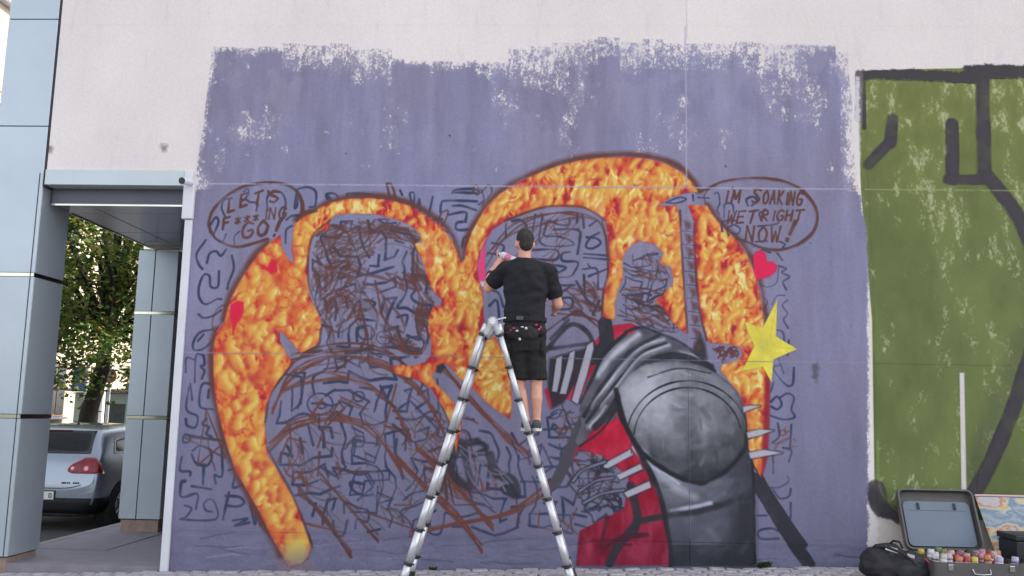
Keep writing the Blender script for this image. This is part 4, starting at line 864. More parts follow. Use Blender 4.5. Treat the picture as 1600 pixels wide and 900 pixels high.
# soffit of polished panels with bright and dark joints
SZ = 3.60
ys = [D+.152, 9.32, 10.35, 11.6]; xs_ = [XD+.004, -4.78, XL-.07]
bx('soffit_back', (XD+.002, D+.152, SZ+.02), (XL-.07, 11.65, SZ+.035), M['joint'], bld)
for i in range(3):
    for j in range(2):
        bx('soffit_panel', (xs_[j]+.006, ys[i]+.006, SZ), (xs_[j+1]-.006, ys[i+1]-.006, SZ+.019), M['soffit'], bld, .003)
bx('soffit_fascia', (XD+.004, D+.142, SZ+.012), (XL-.066, D+.15, 3.773), M['fascia'], bld)
bx('soffit_strip', (XD+.006, D+.132, SZ-.008), (XL-.07, D+.154, SZ+.010), M['steel'], bld)
bx('soffit_edge', (XD-.008, 9.365, SZ-.012), (XD+.003, 11.19, SZ+.036), M['steel'], bld)
bx('upper_edge', (XD-.006, 9.365, SZ+.04), (XD+.019, 21, TOPZ), M['clad'], bld)
bx('soffit_end', (XD-.02, 11.17, SZ-.05), (XL+.04, 11.195, SZ-.004), M['steel'], bld)
bx('gap_shade_panel', (XL-.34, 11.3, 0), (XL+.045, 11.6, SZ-.01), M['darkwall'], bld)  # dark panel standing in for the shade in the gap by the far column
for z in (2.45,): bx('wall_bracket', (XL-.10, 9.6, z+.9), (XL+.04, 9.64, z+.93), M['galv'], bld)

# clad columns: panels, dark vertical joints, bright strips, stone plinth
def column(x0, x1, y0, y1, z1, bands, label, vj=None, plinth=.06, top=None, joints=()):
    t = thing('clad_column', label, 'column', ((x0+x1)/2, (y0+y1)/2, 0)); ox, oy = (x0+x1)/2, (y0+y1)/2
    L = lambda n, a, b, mt, bv=0: bx(n, (a[0]-ox, a[1]-oy, a[2]), (b[0]-ox, b[1]-oy, b[2]), mt, t, bv)
    L('core', (x0+.012, y0+.012, plinth-.004), (x1-.012, y1-.012, z1-.01), M['joint'])
    L('plinth', (x0+.02, y0+.02, -.22), (x1-.02, y1-.02, plinth-.006), M['plinth'], .006)
    zs = sorted(set([plinth]+list(bands)+list(joints)+[z1]))
    xm = [x0]+([vj] if vj else [])+[x1]
    for a, b in zip(zs, zs[1:]):
        lo = a+(.022 if a in bands else .004); hi = b-(.022 if b in bands else .004)
        for i in range(len(xm)-1):
            l = xm[i]+(.0 if i == 0 else .005); h = xm[i+1]-(.0 if i == len(xm)-2 else .005)
            L('cladding_panel', (l, y0, lo), (h, y0+.01, hi), M['clad'], .003)
        L('cladding_panel', (x1-.01, y0+.014, lo), (x1, y1, hi), M['clad'], .003)
        L('cladding_panel', (x0, y0+.014, lo), (x0+.01, y1, hi), M['clad'], .003)
        L('cladding_panel', (x0+.014, y1-.01, lo), (x1-.014, y1, hi), M['clad'], .003)
    for z in bands: L('steel_strip', (x0-.002, y0-.002, z-.018), (x1+.002, y1+.002, z+.018), M['steel'])
    return t
XC = wall([(17, 0)])[0, 0]
column(XC, XD-.03, D-.0, D+.56, TOPZ+.1, [1.414, 2.839], 'tall blue grey clad column rising past the beam at the left edge', vj=None, plinth=.06, joints=(4.402, 5.577, 7.0))
for a, b in ((.06, 3.9),):
    bx('column_joint', (XD-.07, D-.0035, a), (XD-.062, D-.001, b), M['joint'], bpy.data.objects['clad_column'], loc=None).location = (-(XC+XD-.03)/2, -(D+.28), 0)
bx('expansion_joint', (XD-.028, D+.006, 3.76), (XD-.002, D+.15, TOPZ), M['joint'], bld)
column(-5.262, -4.745, 11.2, 11.7, SZ-.055, [1.408, 2.728], 'shorter clad column with centre seam beyond the passage beside the parked car', vj=-5.045, plinth=.16)

# ------------------------------------------------------------------ the painting: thin films over the panels
def film(name, pts, lift, parent, label=None, measured=True):
    q = wall(pts) if measured else np.array(pts); bm = bmesh.new()
    vs_ = [bm.verts.new((x, D-lift, z)) for x, z in q]
    es = [bm.edges.new((vs_[i], vs_[(i+1) % len(vs_)])) for i in range(len(vs_))]
    bmesh.ops.triangle_fill(bm, use_beauty=True, use_dissolve=False, edges=es)
    def cut(co, no, axis, c):
        for s in (-G, G):
            geom = list(bm.verts)+list(bm.edges)+list(bm.faces); p = Vector((0, 0, 0)); p[axis] = c+s
            bmesh.ops.bisect_plane(bm, geom=geom, plane_co=p, plane_no=no)
        kill = [f for f in bm.faces if abs(f.calc_center_median()[axis]-c) < G*.98]
        bmesh.ops.delete(bm, geom=kill, context='FACES')
    for z in JZ: cut(None, Vector((0, 0, 1)), 2, z)
    cut(None, Vector((1, 0, 0)), 0, XJ)
    for f in bm.faces:
        if f.normal.y > 0: f.normal_flip()
    me = bpy.data.meshes.new(name); bm.to_mesh(me); bm.free(); me.materials.append(M['wall'])
    o = link(name, me, parent); uv_wall(o); 
    if label: o['label'] = label
    return o
mur = thing('mural', 'unfinished mural of orange fire, grey steel dome and sketched mazes on a lavender ground', 'mural')
COATF = [p for p in COAT]; COATF[0] = (252, 868); COATF = [p if p[1] < 855 else (p[0], 838) for p in COATF if p[0] > 240]
film('ground_coat', [(266, 822)]+[(p[0]+1, p[1]) for p in COAT[1:4]]+COAT[4:-3]+[(1371, 845), (1000, 842), (700, 834)], .002, mur, 'lavender grey ground coat with ragged roller marks along its top')
film('fire_band', FIRE, .004, mur, 'long orange fire band arching twice across the mural')
film('fire_band', FIRE2, .004, mur, 'orange fire band running down the right side to the star')
film('red_cloth', REDC, .004, mur); film('red_cloth', REDP[1], .004, mur, 'small dark red patch behind the pale bars')
film('folded_plates', SLV, .005, mur); film('lower_plate', ARM, .005, mur, 'dark grey plate under the steel dome'); film('steel_dome', [tuple(p) for p in catmull(DOME, True, 3)], .006, mur, 'rounded grey steel dome')
film('star', STAR, .007, mur, 'yellow five pointed star'); film('heart', HEART, .006, mur, 'bright red heart right of the fire')
film('drop', BLOB, .006, mur, 'red drop on the left fire band'); film('blot', BLOT, .006, mur, 'red blot near the first speech bubble')
film('pink_edge', PINK, .006, mur)
for q in SPIKES: film('spike', q, .007, mur)
for q in BARS: film('pale_bar', q, .007, mur)
def ringfilm(name, q, wd, label):
    t = catmull(q, False, 4); a = np.gradient(t, axis=0); nrm = np.stack([-a[:, 1], a[:, 0]], 1); nrm /= np.linalg.norm(nrm, axis=1)[:, None]
    return film(name, list(map(tuple, np.vstack([t+nrm*wd, (t-nrm*wd)[::-1]]))), .0045, mur, label)
ringfilm('speech_bubble', BUB1, 2.4, "brown outlined speech bubble with LET'S F***ING GO!")
ringfilm('speech_bubble', BUB2, 2.4, "brown outlined speech bubble with I'M SOAKING WET RIGHT NOW!")
gra = thing('graffiti', 'scuffed green graffiti block with thick charcoal outlines at the right end of the wall', 'graffiti')
GF = [(1352, 127), (1368, 124), (1430, 126), (1520, 131), (1545, 124), (1620, 122), (1700, 123), (1700, 800), (1420, 812), (1395, 811), (1376, 795), (1368, 765), (1367, 500), (1358, 300), (1354, 262)]
film('green_fill', GF, .002, gra)
film('charcoal_band', [(1337, 111), (1420, 108), (1505, 113), (1506, 103), (1535, 101), (1600, 103), (1700, 104), (1700, 121), (1620, 121), (1547, 123), (1549, 278), (1526, 274), (1524, 130), (1430, 126), (1368, 124), (1337, 126)], .004, gra)
film('charcoal_band', [(1478, 195), (1497, 195), (1497, 273), (1549, 273), (1570, 300), (1594, 330), (1612, 362), (1628, 410), (1636, 470), (1632, 520), (1614, 578), (1595, 640), (1570, 700), (1543, 755), (1526, 768), (1528, 742), (1550, 692), (1573, 632), (1592, 572), (1608, 520), (1612, 470), (1606, 412), (1592, 366), (1575, 336), (1555, 308), (1535, 288), (1478, 288)], .0045, gra)
film('charcoal_band', [(1384, 185), (1403, 186), (1400, 226), (1364, 264), (1354, 252), (1382, 222)], .004, gra)
film('white_stripe', STRIPE, .005, gra, 'narrow white stripe above the open case')

# ------------------------------------------------------------------ security camera
sc_ = thing('security_camera', 'small white bullet security camera on the corner trim under the beam', 'security camera', at(296, 285, D-.05))
bm = bmesh.new(); tube(bm, (-.02, -.14, -.02), (.02, 0, .0), .034, .034, 16); done('housing', bm, M['white'], sc_, smooth=False)
bm = bmesh.new(); tube(bm, (-.0215, -.147, -.0215), (-.018, -.135, -.0195), .0345, .0345, 16); done('lens', bm, M['blackplastic'], sc_)
bm = bmesh.new(); tube(bm, (.02, -.03, .0), (.045, .048, .0), .014, .02, 10); tube(bm, (.045, .034, 0), (.045, .05, 0), .034, .034, 14); done('bracket', bm, M['white'], sc_)

# ------------------------------------------------------------------ telescopic ladder
YN, YF = 7.86, 8.28
lad = thing('telescopic_ladder', 'open aluminium telescopic ladder with black collars standing astride in front of the mural', 'ladder', at(772, 500, (YN+YF)/2))
LO = lad.location.copy(); LO.z = 0; lad.location = LO
topl, topr = at(759, 506, YN), at(780, 506, YN)
Lpx = [(752, 522), (738, 575), (722, 624), (706, 675), (689, 725), (672, 777), (655, 828), (638, 881)]
Rpx = [(782, 524), (794, 575), (808, 626), (822, 678), (837, 730), (853, 781), (870, 833), (887, 885)]
def legset(px, top, n):
    pts = [at(x, y, YN) for x, y in px]
    d = (pts[-1]-pts[0]).normalized(); zf = gz(pts[-1].x)
    P = [pts[0]+d*((p-pts[0]).dot(d)) for p in pts]; foot = P[-1]+d*((zf+.03-P[-1].z)/d.z)
    P = [top]+P+[foot]
    for k, Y in enumerate((YN, YF)):
        for i, (a, b) in enumerate(zip(P, P[1:])):
            r_ = .0222+.0014*i; a2, b2 = Vector((a.x, Y, a.z))-LO, Vector((b.x, Y, b.z))-LO
            bm = bmesh.new(); tube(bm, a2, b2, r_, r_, 16); o = done('rail', bm, M['alu'], lad); 
            for pl in o.data.polygons: pl.use_smooth = len(pl.vertices) == 4
            if i < len(P)-2:
                sx = 1 if d.x < 0 else -1; bm = bmesh.new(); capsule(bm, b2+Vector((sx*r_*.9, 0, 0)), b2+Vector((sx*(r_+.014), 0, -.004)), .009, .008, 8, 3); done('lock_button', bm, M['blackplastic'], lad)
                bm = bmesh.new(); tube(bm, b2-d*.014, b2+d*.014, r_+.004, r_+.005, 16)
                done('collar', bm, M['blackplastic'], lad)
        bm = bmesh.new(); f2 = Vector((foot.x, Y, foot.z))-LO; tube(bm, f2-d*.05, f2+d*.03, .046, .05, 14); done('rubber_foot', bm, M['blackplastic'], lad)
    for i, b in enumerate(P[1:-1]):
        b2 = b-LO; bm = bmesh.new(); up_ = Vector((-d.z, 0, d.x)) if d.x < 0 else Vector((d.z, 0, -d.x))
        w2 = .022
        rings(bm, [[Vector((b2.x, y-LO.y, b2.z))+d*s*.020+Vector((0, 0, u))*1 for s, u in ((-1, -w2), (1, -w2), (1, w2), (-1, w2))] for y in (YN+.03, YF-.03)])
        done('rung', bm, M['alu'], lad)
    return P
PL = legset(Lpx, topl, 0); PR = legset(Rpx, topr, 1)
for Y in (YN, YF):
    c = at(770, 503, YN); c = Vector((c.x, Y, c.z))-LO
    bm = bmesh.new(); tube(bm, c+Vector((0, -.034, 0)), c+Vector((0, .034, 0)), .044, .044, 20)
    for s in (-1, 1): capsule(bm, c+Vector((0, .0, .012)), c+Vector((s*.058, 0, -.10)), .030, .026, 12)
    done('hinge', bm, M['greyplastic'], lad, smooth=False)
    bm = bmesh.new(); sd = -1 if Y == YN else 1; tube(bm, c+Vector((0, sd*.034, 0)), c+Vector((0, sd*.044, 0)), .03, .026, 14); capsule(bm, c+Vector((.05, sd*.03, .02)), c+Vector((.11, sd*.03, .035)), .008, .008, 8); done('hinge_lock', bm, M['alu'], lad)

# ------------------------------------------------------------------ the painter
YM = 8.08
rungz = at(822, 678, YN).z+.024
per = thing('person', 'man in black t-shirt and shorts standing on the ladder spraying the wall', 'person', (at(824, 520, YM).x, YM, rungz))
PO = per.location.copy()
def A(x, y, Y=YM): return at(x, y, Y)-PO
# joints, measured in the picture and set at their distance
neck, headc = A(819, 404), A(820, 381, YM+.015)
shL, shR = A(789, 421), A(856, 424); elL, wrL = A(763, 450, YM+.10), A(767, 425, YM+.26)
elR, wrR = A(872, 476, YM+.06), A(866, 484, YM+.27)
hipL, hipR = A(808, 525), A(834, 525); knL, knR = A(812.5, 603, YM+.015), A(838.5, 603, YM+.01); anL, anR = A(822, 657, YM-.03), A(838.5, 656, YM-.02)
canA, canB = A(804, 407, YM+.30), A(775, 394, YM+.40)      # spray can axis: base -> nozzle
cax = (canB-canA).normalized()
bm = bmesh.new()
# trunk under the clothes
loft(bm, [(A(821, 528), .155, .115), (A(821, 515), .165, .12), (A(821, 495), .150, .11), (A(821, 470), .160, .112), (A(822, 445), .180, .115), (A(822, 425), .165, .10), (A(821, 412), .09, .08)], 20)
capsule(bm, neck+Vector((0, .0, -.06)), headc+Vector((0, .0, -.06)), .064, .060)
ellipsoid(bm, headc+Vector((0, 0, .015)), .078, .094, .112)
HT = Matrix.Rotation(.24, 3, 'Z')       # head turned to the left of the wall
def H(x, y, z): return headc + HT @ Vector((x, y, z))
ellipsoid(bm, H(0, .045, -.06), .058, .055, .055); capsule(bm, H(0, .085, .01), H(0, .108, -.028), .012, .017, 8); ellipsoid(bm, H(0, .082, -.068), .026, .014, .010); ellipsoid(bm, H(0, .075, -.105), .03, .02, .018)
for s in (-1, 1):
    ellipsoid(bm, H(s*.082, -.005, -.01), .014, .026, .036, HT); capsule(bm, H(s*.055, .078, .03), H(s*.015, .09, .028), .012, .012, 8)
for sh, el, wr in ((shL, elL, wrL), (shR, elR, wrR)):
    capsule(bm, sh, el, .062, .047); capsule(bm, el, el+(wr-el)*.35, .047, .046); capsule(bm, el+(wr-el)*.35, wr, .046, .029)
for hp_, kn, an in ((hipL, knL, anL), (hipR, knR, anR)):
    capsule(bm, hp_, kn, .092, .053); calf = kn+(an-kn)*.38+Vector((0, -.018, 0)); capsule(bm, kn, calf, .050, .054); capsule(bm, calf, an, .053, .034); capsule(bm, an, an+Vector((0, .13, -.045)), .040, .034); capsule(bm, an, an+Vector((0, -.03, -.04)), .036, .03)
def hand(bm, wr, pc, axis, out, rad, flip=1):
    """palm pc beside a held round thing of radius rad along axis; out points from the thing to the palm"""
    axis = axis.normalized(); out = (out-axis*out.dot(axis)).normalized(); side = axis.cross(out)*flip
    c = pc
    pal = c+out*(rad+.016)
    capsule(bm, wr, pal, .028, .026)
    for k in range(4): capsule(bm, pal+(wr-pal)*.35+axis*(.028-.019*k), pal+axis*(.032-.021*k)+side*.012, .016, .014, 8, 3)
    for k, L in enumerate((1.0, 1.12, 1.05, .82)):
        b0 = axis*(.034-.0225*k); prev = None
        for j in range(5):
            a = .45+j*.52*L; p = c+b0+(out*math.cos(a)+side*math.sin(a))*(rad+.009)
            if prev is not None: capsule(bm, prev, p, .0098-.0005*j, .0092-.0005*j, 8, 3)
            prev = p
    prev = None
    for j in range(4):
        a = -.25-j*.55; p = c+axis*(.040+.006*j)+(out*math.cos(a)+side*math.sin(a))*(rad+.010)
        if prev is not None: capsule(bm, prev, p, .0118-.0008*j, .011-.0008*j, 8, 3)
        prev = p
RC = .034
hc = canA+cax*.135
hand(bm, wrL, hc, cax, Vector((-.35, -.25, -1)), RC, -1)
capc = A(864, 487, YM+.335)
hand(bm, wrR, capc, Vector((.2, .15, 1)), (wrR-capc)+Vector((.02, 0, .0)), .021)
body = meshobj('body', remesh(bm, .0072, 5, .0), M['skin'], per)
for s in (-1, 1):
    bm = bmesh.new(); ellipsoid(bm, H(s*.032, .083, .008), .012, .010, .008, HT, 10); done('eye', bm, M['eye'], per, smooth=True)
# hair: short at the back and sides, fuller on top
bm = bmesh.new(); ellipsoid(bm, H(0, -.012, .045), .083, .096, .094, HT); ellipsoid(bm, H(0, .03, .09), .068, .075, .048, HT); ellipsoid(bm, H(0, -.055, -.005), .066, .046, .075, HT)
h = remesh(bm, .007, 3, .004, 40)
for v in h.vertices:
    l = HT.inverted() @ (v.co-headc)
    if l.y > .055 and l.z < .055: v.co = headc + HT @ Vector((l.x, .055-(l.y-.055)*.2, l.z))
meshobj('hair', h, M['hair'], per)
# t-shirt
bm = bmesh.new()
loft(bm, [(A(820, 506), .180, .135), (A(820, 500), .186, .140), (A(820, 488), .182, .134), (A(821, 470), .186, .134), (A(822, 450), .205, .138), (A(822, 432), .215, .132), (A(821, 419), .190, .115), (A(820, 410), .125, .095), (A(820, 404), .082, .08)], 28)
for sh, el in ((shL, elL), (shR, elR)):
    capsule(bm, sh+Vector((0, 0, -.005)), sh+(el-sh)*.72, .082, .076, 16); capsule(bm, A(820, 416), sh+Vector((0, 0, .012)), .078, .07)
tee = remesh(bm, .009, 4, .014, 8)
# flatten the sleeve hems
for sh, el in ((shL, elL), (shR, elR)):
    d = (el-sh); L = d.length; d = d/L; s_ = (sh-Vector((A(821, 440).x, 0, sh.z))).x
    for v in tee.vertices:
        q = v.co-sh; t_ = q.dot(d); rr = (q-d*t_).length
        if t_ > L*.80 and rr < .14 and (v.co.x-A(821, 440).x)*s_ > 0 and abs(v.co.x-A(821, 440).x) > .17: v.co -= d*(t_-L*.80)
meshobj('t_shirt', tee, M['tee'], per)
# shorts
bm = bmesh.new()
loft(bm, [(A(821, 550), .165, .135), (A(820, 530), .196, .150), (A(820, 512), .192, .144), (A(820, 500), .180, .132)], 24)
for hp_, kn, s in ((hipL, knL, -1), (hipR, knR, 1)):
    d = (kn-hp_)
    rings(bm, [[hp_+d*t+Vector((math.cos(2*PI*i/18)*rx, math.sin(2*PI*i/18)*ry, 0)) for i in range(18)] for t, rx, ry in ((-.05, .105, .13), (.2, .108, .13), (.5, .100, .115), (.86, .099, .110), (.88, .094, .104))])
meshobj('shorts', remesh(bm, .009, 4, .008, 11), M['shorts'], per)
for c, s in ((A(794, 545, YM-.06), -1), (A(848, 545, YM-.06), 1)):
    bm = bmesh.new(); ellipsoid(bm, c, .035, .075, .085); meshobj('leg_pocket', remesh(bm, .009, 3, .004, 14), M['shorts'], per)
# belt and paint pouch
bm = bmesh.new(); n = 40
rings(bm, [[A(820, 500)+Vector((math.cos(2*PI*i/n)*a, math.sin(2*PI*i/n)*b, z)) for i in range(n)] for a, b, z in ((.190, .146, -.022), (.199, .154, -.020), (.199, .154, .020), (.190, .146, .022))], False)
done('belt', bm, M['shorts'], per, smooth=False)
bx('belt_buckle', A(812, 497, YM-.157)+Vector((-.030, -.008, -.018)), A(812, 497, YM-.157)+Vector((.034, .006, .018)), colmat((52, 55, 62)), per, .005, 2)
bm = bmesh.new()
for x, y, a, b, c in ((806, 520, .085, .035, .062), (826, 521, .09, .04, .065), (845, 517, .055, .05, .055), (796, 516, .05, .05, .05)): ellipsoid(bm, A(x, y, YM-.155+abs(x-820)*.0022), a, b, c)
meshobj('paint_pouch', remesh(bm, .009, 3, .006, 16), M['pouch'], per)
rr = random.Random(9)
for nm, mt, spots in (('pink_spatter', M['pinkpaint'], ((838, 508), (845, 512), (798, 516), (803, 513), (842, 515), (793, 519))), ('white_spatter', M['whitepaint'], ((808, 517), (816, 511), (846, 519), (812, 530), (822, 513)))):
    bm = bmesh.new()
    for x, y in spots: ellipsoid(bm, A(x, y, YM-.19+abs(x-820)*.0024)+Vector((0, 0, 0)), .012*rr.uniform(.6, 1.4), .02, .010*rr.uniform(.6, 1.4), None, 8)
    done(nm, bm, mt, per, smooth=True)['kind'] = 'stuff'
for an in (anL, anR):
    an = an+Vector((0, 0, 0)); f0 = Vector((an.x, an.y, 0))
    bm = bmesh.new(); capsule(bm, f0+Vector((0, -.045, .052)), f0+Vector((0, .10, .040)), .045, .043); capsule(bm, f0+Vector((0, .09, .036)), f0+Vector((-.004, .175, .032)), .044, .034); capsule(bm, f0+Vector((0, -.035, .06)), f0+Vector((0, -.03, .062)), .044, .042)
    me = remesh(bm, .008, 3)
    for v in me.vertices: v.co.z = max(v.co.z, .016)
    sh_ = meshobj('shoe', me, M['shoe'], per)
    bm = bmesh.new(); n = 24; out = []
    for i in range(n):
        a = 2*PI*i/n; y = math.sin(a); wd = .049 if y > 0 else .046
        out.append(Vector((math.cos(a)*wd*(1 if abs(y) < .8 else .95), .062+y*.155, 0)))
    rings(bm, [[f0+p+Vector((0, 0, z)) for p in out] for z in (0.0, .026)])
    done('sole', bm, M['sole'], sh_)
bm = bmesh.new(); d = (wrL-elL).normalized(); tube(bm, wrL-d*.055, wrL-d*.020, .041, .037, 16); done('wristband', bm, M['blackplastic'], per)
# what he holds
can = thing('spray_can', "white and pink spray can held up in the painter's left hand", 'spray can', PO+canA)
L_ = (canB-canA).length
def along(bm, prof, n=20):
    u, v = frame_of(cax); rings(bm, [[cax*z + (u*math.cos(2*PI*i/n)+v*math.sin(2*PI*i/n))*r_ for i in range(n)] for z, r_ in prof])
bm = bmesh.new(); along(bm, [(0, RC-.002), (.004, RC), (.150, RC), (.162, RC-.006), (.172, .014)]); o = done('can_body', bm, colmat((214, 206, 210)), can)
bm = bmesh.new(); along(bm, [(.03, RC+.0008), (.10, RC+.0008)]); done('can_label', bm, colmat((206, 120, 146)), can)
bm = bmesh.new(); along(bm, [(.172, .012), (.192, .011), (.194, .008)]); done('nozzle', bm, colmat((235, 232, 232)), can)
cap = thing('bottle_cap', "small clear cap held in the painter's right hand", 'cap', PO+capc)
bm = bmesh.new(); tube(bm, (-.004, -.003, -.034), (.006, .005, .034), .0205, .0195, 18); done('cap_shell', bm, colmat((168, 172, 178)), cap)
bm = bmesh.new(); tube(bm, (-.0045, -.0033, -.038), (-.0035, -.0027, -.030), .022, .022, 18); done('cap_rim', bm, colmat((120, 124, 132)), cap)

# ------------------------------------------------------------------ the painter's kit by the wall
def rrect(w_, h_, r_, n=4):
    out = []
    for cx, cy, a0 in ((w_/2-r_, h_/2-r_, 0), (-w_/2+r_, h_/2-r_, 90), (-w_/2+r_, -h_/2+r_, 180), (w_/2-r_, -h_/2+r_, 270)):
        for i in range(n+1):
            a = math.radians(a0+90*i/n); out.append((cx+r_*math.cos(a), cy+r_*math.sin(a)))
    return out
def tray(bm, w_, h_, d_, t_, r_, mtx):
    """shallow open shell: outside, rim, inside"""
    o_ = rrect(w_, h_, r_); i_ = rrect(w_-2*t_, h_-2*t_, max(r_-t_, .005)); b_ = rrect(w_-.02, h_-.02, r_)
    f = lambda q, z: [mtx @ Vector((x, y, z)) for x, y in q]
    rings(bm, [f(b_, 0), f(o_, .02), f(o_, d_), f(i_, d_), f(i_, t_)])
GC = gz(3.62)
case = thing('open_case', 'open charcoal hard case full of spray cans with its lid leaning on the wall', 'case', (3.63, 8.07, GC+.03))
bm = bmesh.new(); tray(bm, .74, .50, .15, .012, .05, Matrix.Identity(4)); base = done('case_base', bm, M['case'], case)
lm = Matrix.Translation((-.005, .45, .45)) @ Matrix.Rotation(math.radians(-71), 4, 'X') @ Matrix.Rotation(PI, 4, 'X')
LW, LHt = .66, .56
lm = Matrix.Translation((-.01, .55, .40)) @ Matrix.Rotation(math.radians(69), 4, 'X')
bm = bmesh.new(); tray(bm, LW+.03, LHt, .085, .016, .06, lm @ Matrix.Translation((0, 0, 0))); lid = done('case_lid', bm, M['case'], case)
bm = bmesh.new(); q = rrect(LW-.055, LHt-.15, .045); rings(bm, [[lm @ Vector((x, y-.035, z)) for x, y in q] for z in (.02, .045)]); done('lining_panel', bm, M['caselining'], lid)
bm = bmesh.new(); box(bm, (-LW/2+.07, .085, .046), (LW/2-.07, .088, .0475)); bm.transform(lm); done('lining_seam', bm, M['case'], lid)
for sx in (-.165, .165):
    bm = bmesh.new(); box(bm, (sx-.012, .095, .046), (sx+.012, .155, .058), .004); bm.transform(lm); done('lining_buckle', bm, M['blackplastic'], lid)
    bm = bmesh.new(); box(bm, (sx-.02, LHt/2-.004, .03), (sx+.02, LHt/2+.008, .075), .003); bm.transform(lm); done('latch', bm, M['chrome'], lid)
bm = bmesh.new(); pipe(bm, [(-.07, -.252, .10), (-.065, -.275, .065), (0, -.282, .06), (.065, -.275, .065), (.07, -.252, .10)], .007); done('handle', bm, M['chrome'], base)
for sx in (-.25, .25): bx('latch', (sx-.022, -.262, .085), (sx+.022, -.25, .135), M['chrome'], base, .003)
for sx in (-.2, .2):
    bm = bmesh.new(); tube(bm, (sx-.03, .255, .142), (sx+.03, .255, .142), .008, .008, 8); done('hinge', bm, M['chrome'], base)
CAPC = [('yellow', (222, 200, 50)), ('white', (214, 212, 214)), ('olive', (122, 140, 82)), ('cream', (208, 200, 176)), ('orange', (222, 120, 60)), ('red', (196, 50, 62)), ('salmon', (218, 140, 116)), ('grey', (140, 136, 142)), ('violet', (128, 108, 168)), ('pink', (216, 116, 158)), ('dark', (48, 46, 54)), ('lilac', (182, 170, 206)), ('brown', (118, 78, 66)), ('peach', (214, 172, 150))]
ROW = [[0, 10, 2, 10, 3, 7, 10, 7, 13, 12], [1, 3, 2, 6, 5, 10, 7, 9, 13, 6], [1, 0, 4, 5, 6, 12, 9, 5, 1, 4], [3, 11, 4, 5, 0, 10, 4, 11, 9, 11]]
rown = ['back', 'second', 'third', 'front']
cdone = {}
for j in range(4):
    for i in range(10):
        if (j, i) in ((3, 5), (2, 9), (1, 3), (3, 8)): continue
        nm, c = CAPC[ROW[j][i]]; c = tuple(int(v*.72+.22*sum(c)/3-6) for v in c); x = 3.335+i*.0655+(j % 2)*.008; y = 8.265-j*.125+random.uniform(-.008, .008)
        t = thing('spray_can', 'spray can with %s cap, number %d from the left in the %s row of the open case' % (nm, i+1, rown[j]), 'spray can', (x, y, GC+.034), group='spray cans packed in the open case')
        t['label'] = '%s capped spray can in the %s row of the case, %s' % (nm, rown[j], ['at its left end', 'second from the left', 'third from the left', 'fourth from the left', 'left of the middle', 'right of the middle', 'fourth from the right', 'third from the right', 'second from the right', 'at its right end'][i])
        key = (nm, random.random() < .5)
        if key not in cdone:
            pr = lambda bm, P, n=14: rings(bm, [[Vector((math.cos(2*PI*k/n)*r_, math.sin(2*PI*k/n)*r_, z)) for k in range(n)] for r_, z in P])
            b1 = bmesh.new(); pr(b1, [(.029, 0), (.031, .004), (.031, .150), (.026, .160)]); o1 = done('can_body', b1, colmat((206, 204, 210) if key[1] else (70, 68, 76)), t)
            b2 = bmesh.new(); pr(b2, [(.0285, .158), (.029, .162), (.027, .196), (.022, .200)]); o2 = done('can_cap', b2, colmat(c), t)
            b3 = bmesh.new(); pr(b3, [(.0312, .118), (.0312, .146)]); o3 = done('can_band', b3, colmat(c), t)
            for o in (o1, o2, o3):
                for pl in o.data.polygons: pl.use_smooth = len(pl.vertices) == 4
            cdone[key] = (o1, o2, o3)
        else:
            for o in cdone[key]: c_ = o.copy(); COL.objects.link(c_); c_.parent = t
        t.rotation_euler = (random.uniform(-.09, .09), random.uniform(-.09, .09), random.uniform(0, 6)); t.location.z += random.uniform(-.014, .012); t.location.x += random.uniform(-.006, .006)
# black bag
bag = thing('backpack', 'black nylon backpack with a white tag slumped left of the open case', 'backpack', (3.02, 8.12, gz(3.0)))
bm = bmesh.new()
for c, a, b, c2 in (((-.02, 0, .10), .27, .17, .12), ((-.10, .02, .18), .17, .14, .10), ((.10, -.03, .14), .20, .15, .11), ((-.03, .05, .24), .13, .10, .06), ((.2, -.06, .08), .12, .12, .09)): ellipsoid(bm, c, a, b, c2)
meshobj('bag_body', remesh(bm, .014, 4, .016, 9), M['bag'], bag)
bm = bmesh.new(); ellipsoid(bm, (.10, -.16, .09), .14, .05, .08); meshobj('front_pocket', remesh(bm, .012, 3, .008, 12), M['bag'], bag)
bm = bmesh.new(); pipe(bm, [(-.16, .0, .27), (-.08, -.10, .285), (.02, -.15, .25), (.1, -.175, .19), (.16, -.19, .10)], [.012]*5, 8); done('strap', bm, M['bag'], bag, smooth=True)
bm = bmesh.new(); pipe(bm, [(.0, .06, .29), (.02, .02, .325), (.06, -.01, .32), (.08, -.03, .27)], .010, 8); done('grab_loop', bm, M['bag'], bag, smooth=True)
bm = bmesh.new(); box(bm, (-.05, -.003, -.022), (.05, .003, .022), .002); bm.transform(Matrix.Translation((-.045, -.105, .268)) @ Matrix.Rotation(-.75, 4, 'X') @ Matrix.Rotation(.35, 4, 'Y')); done('white_tag', bm, M['white'], bag)
bm = bmesh.new(); box(bm, (-.03, -.003, -.016), (.03, .003, .016), .002); bm.transform(Matrix.Translation((.10, -.145, .222)) @ Matrix.Rotation(-.6, 4, 'X') @ Matrix.Rotation(.3, 4, 'Y')); done('grey_tag', bm, colmat((150, 148, 160)), bag)
bm = bmesh.new(); pipe(bm, [(.20, -.175, .21), (.25, -.2, .16), (.29, -.21, .09)], .006, 6); done('red_piping', bm, colmat((170, 40, 56)), bag)
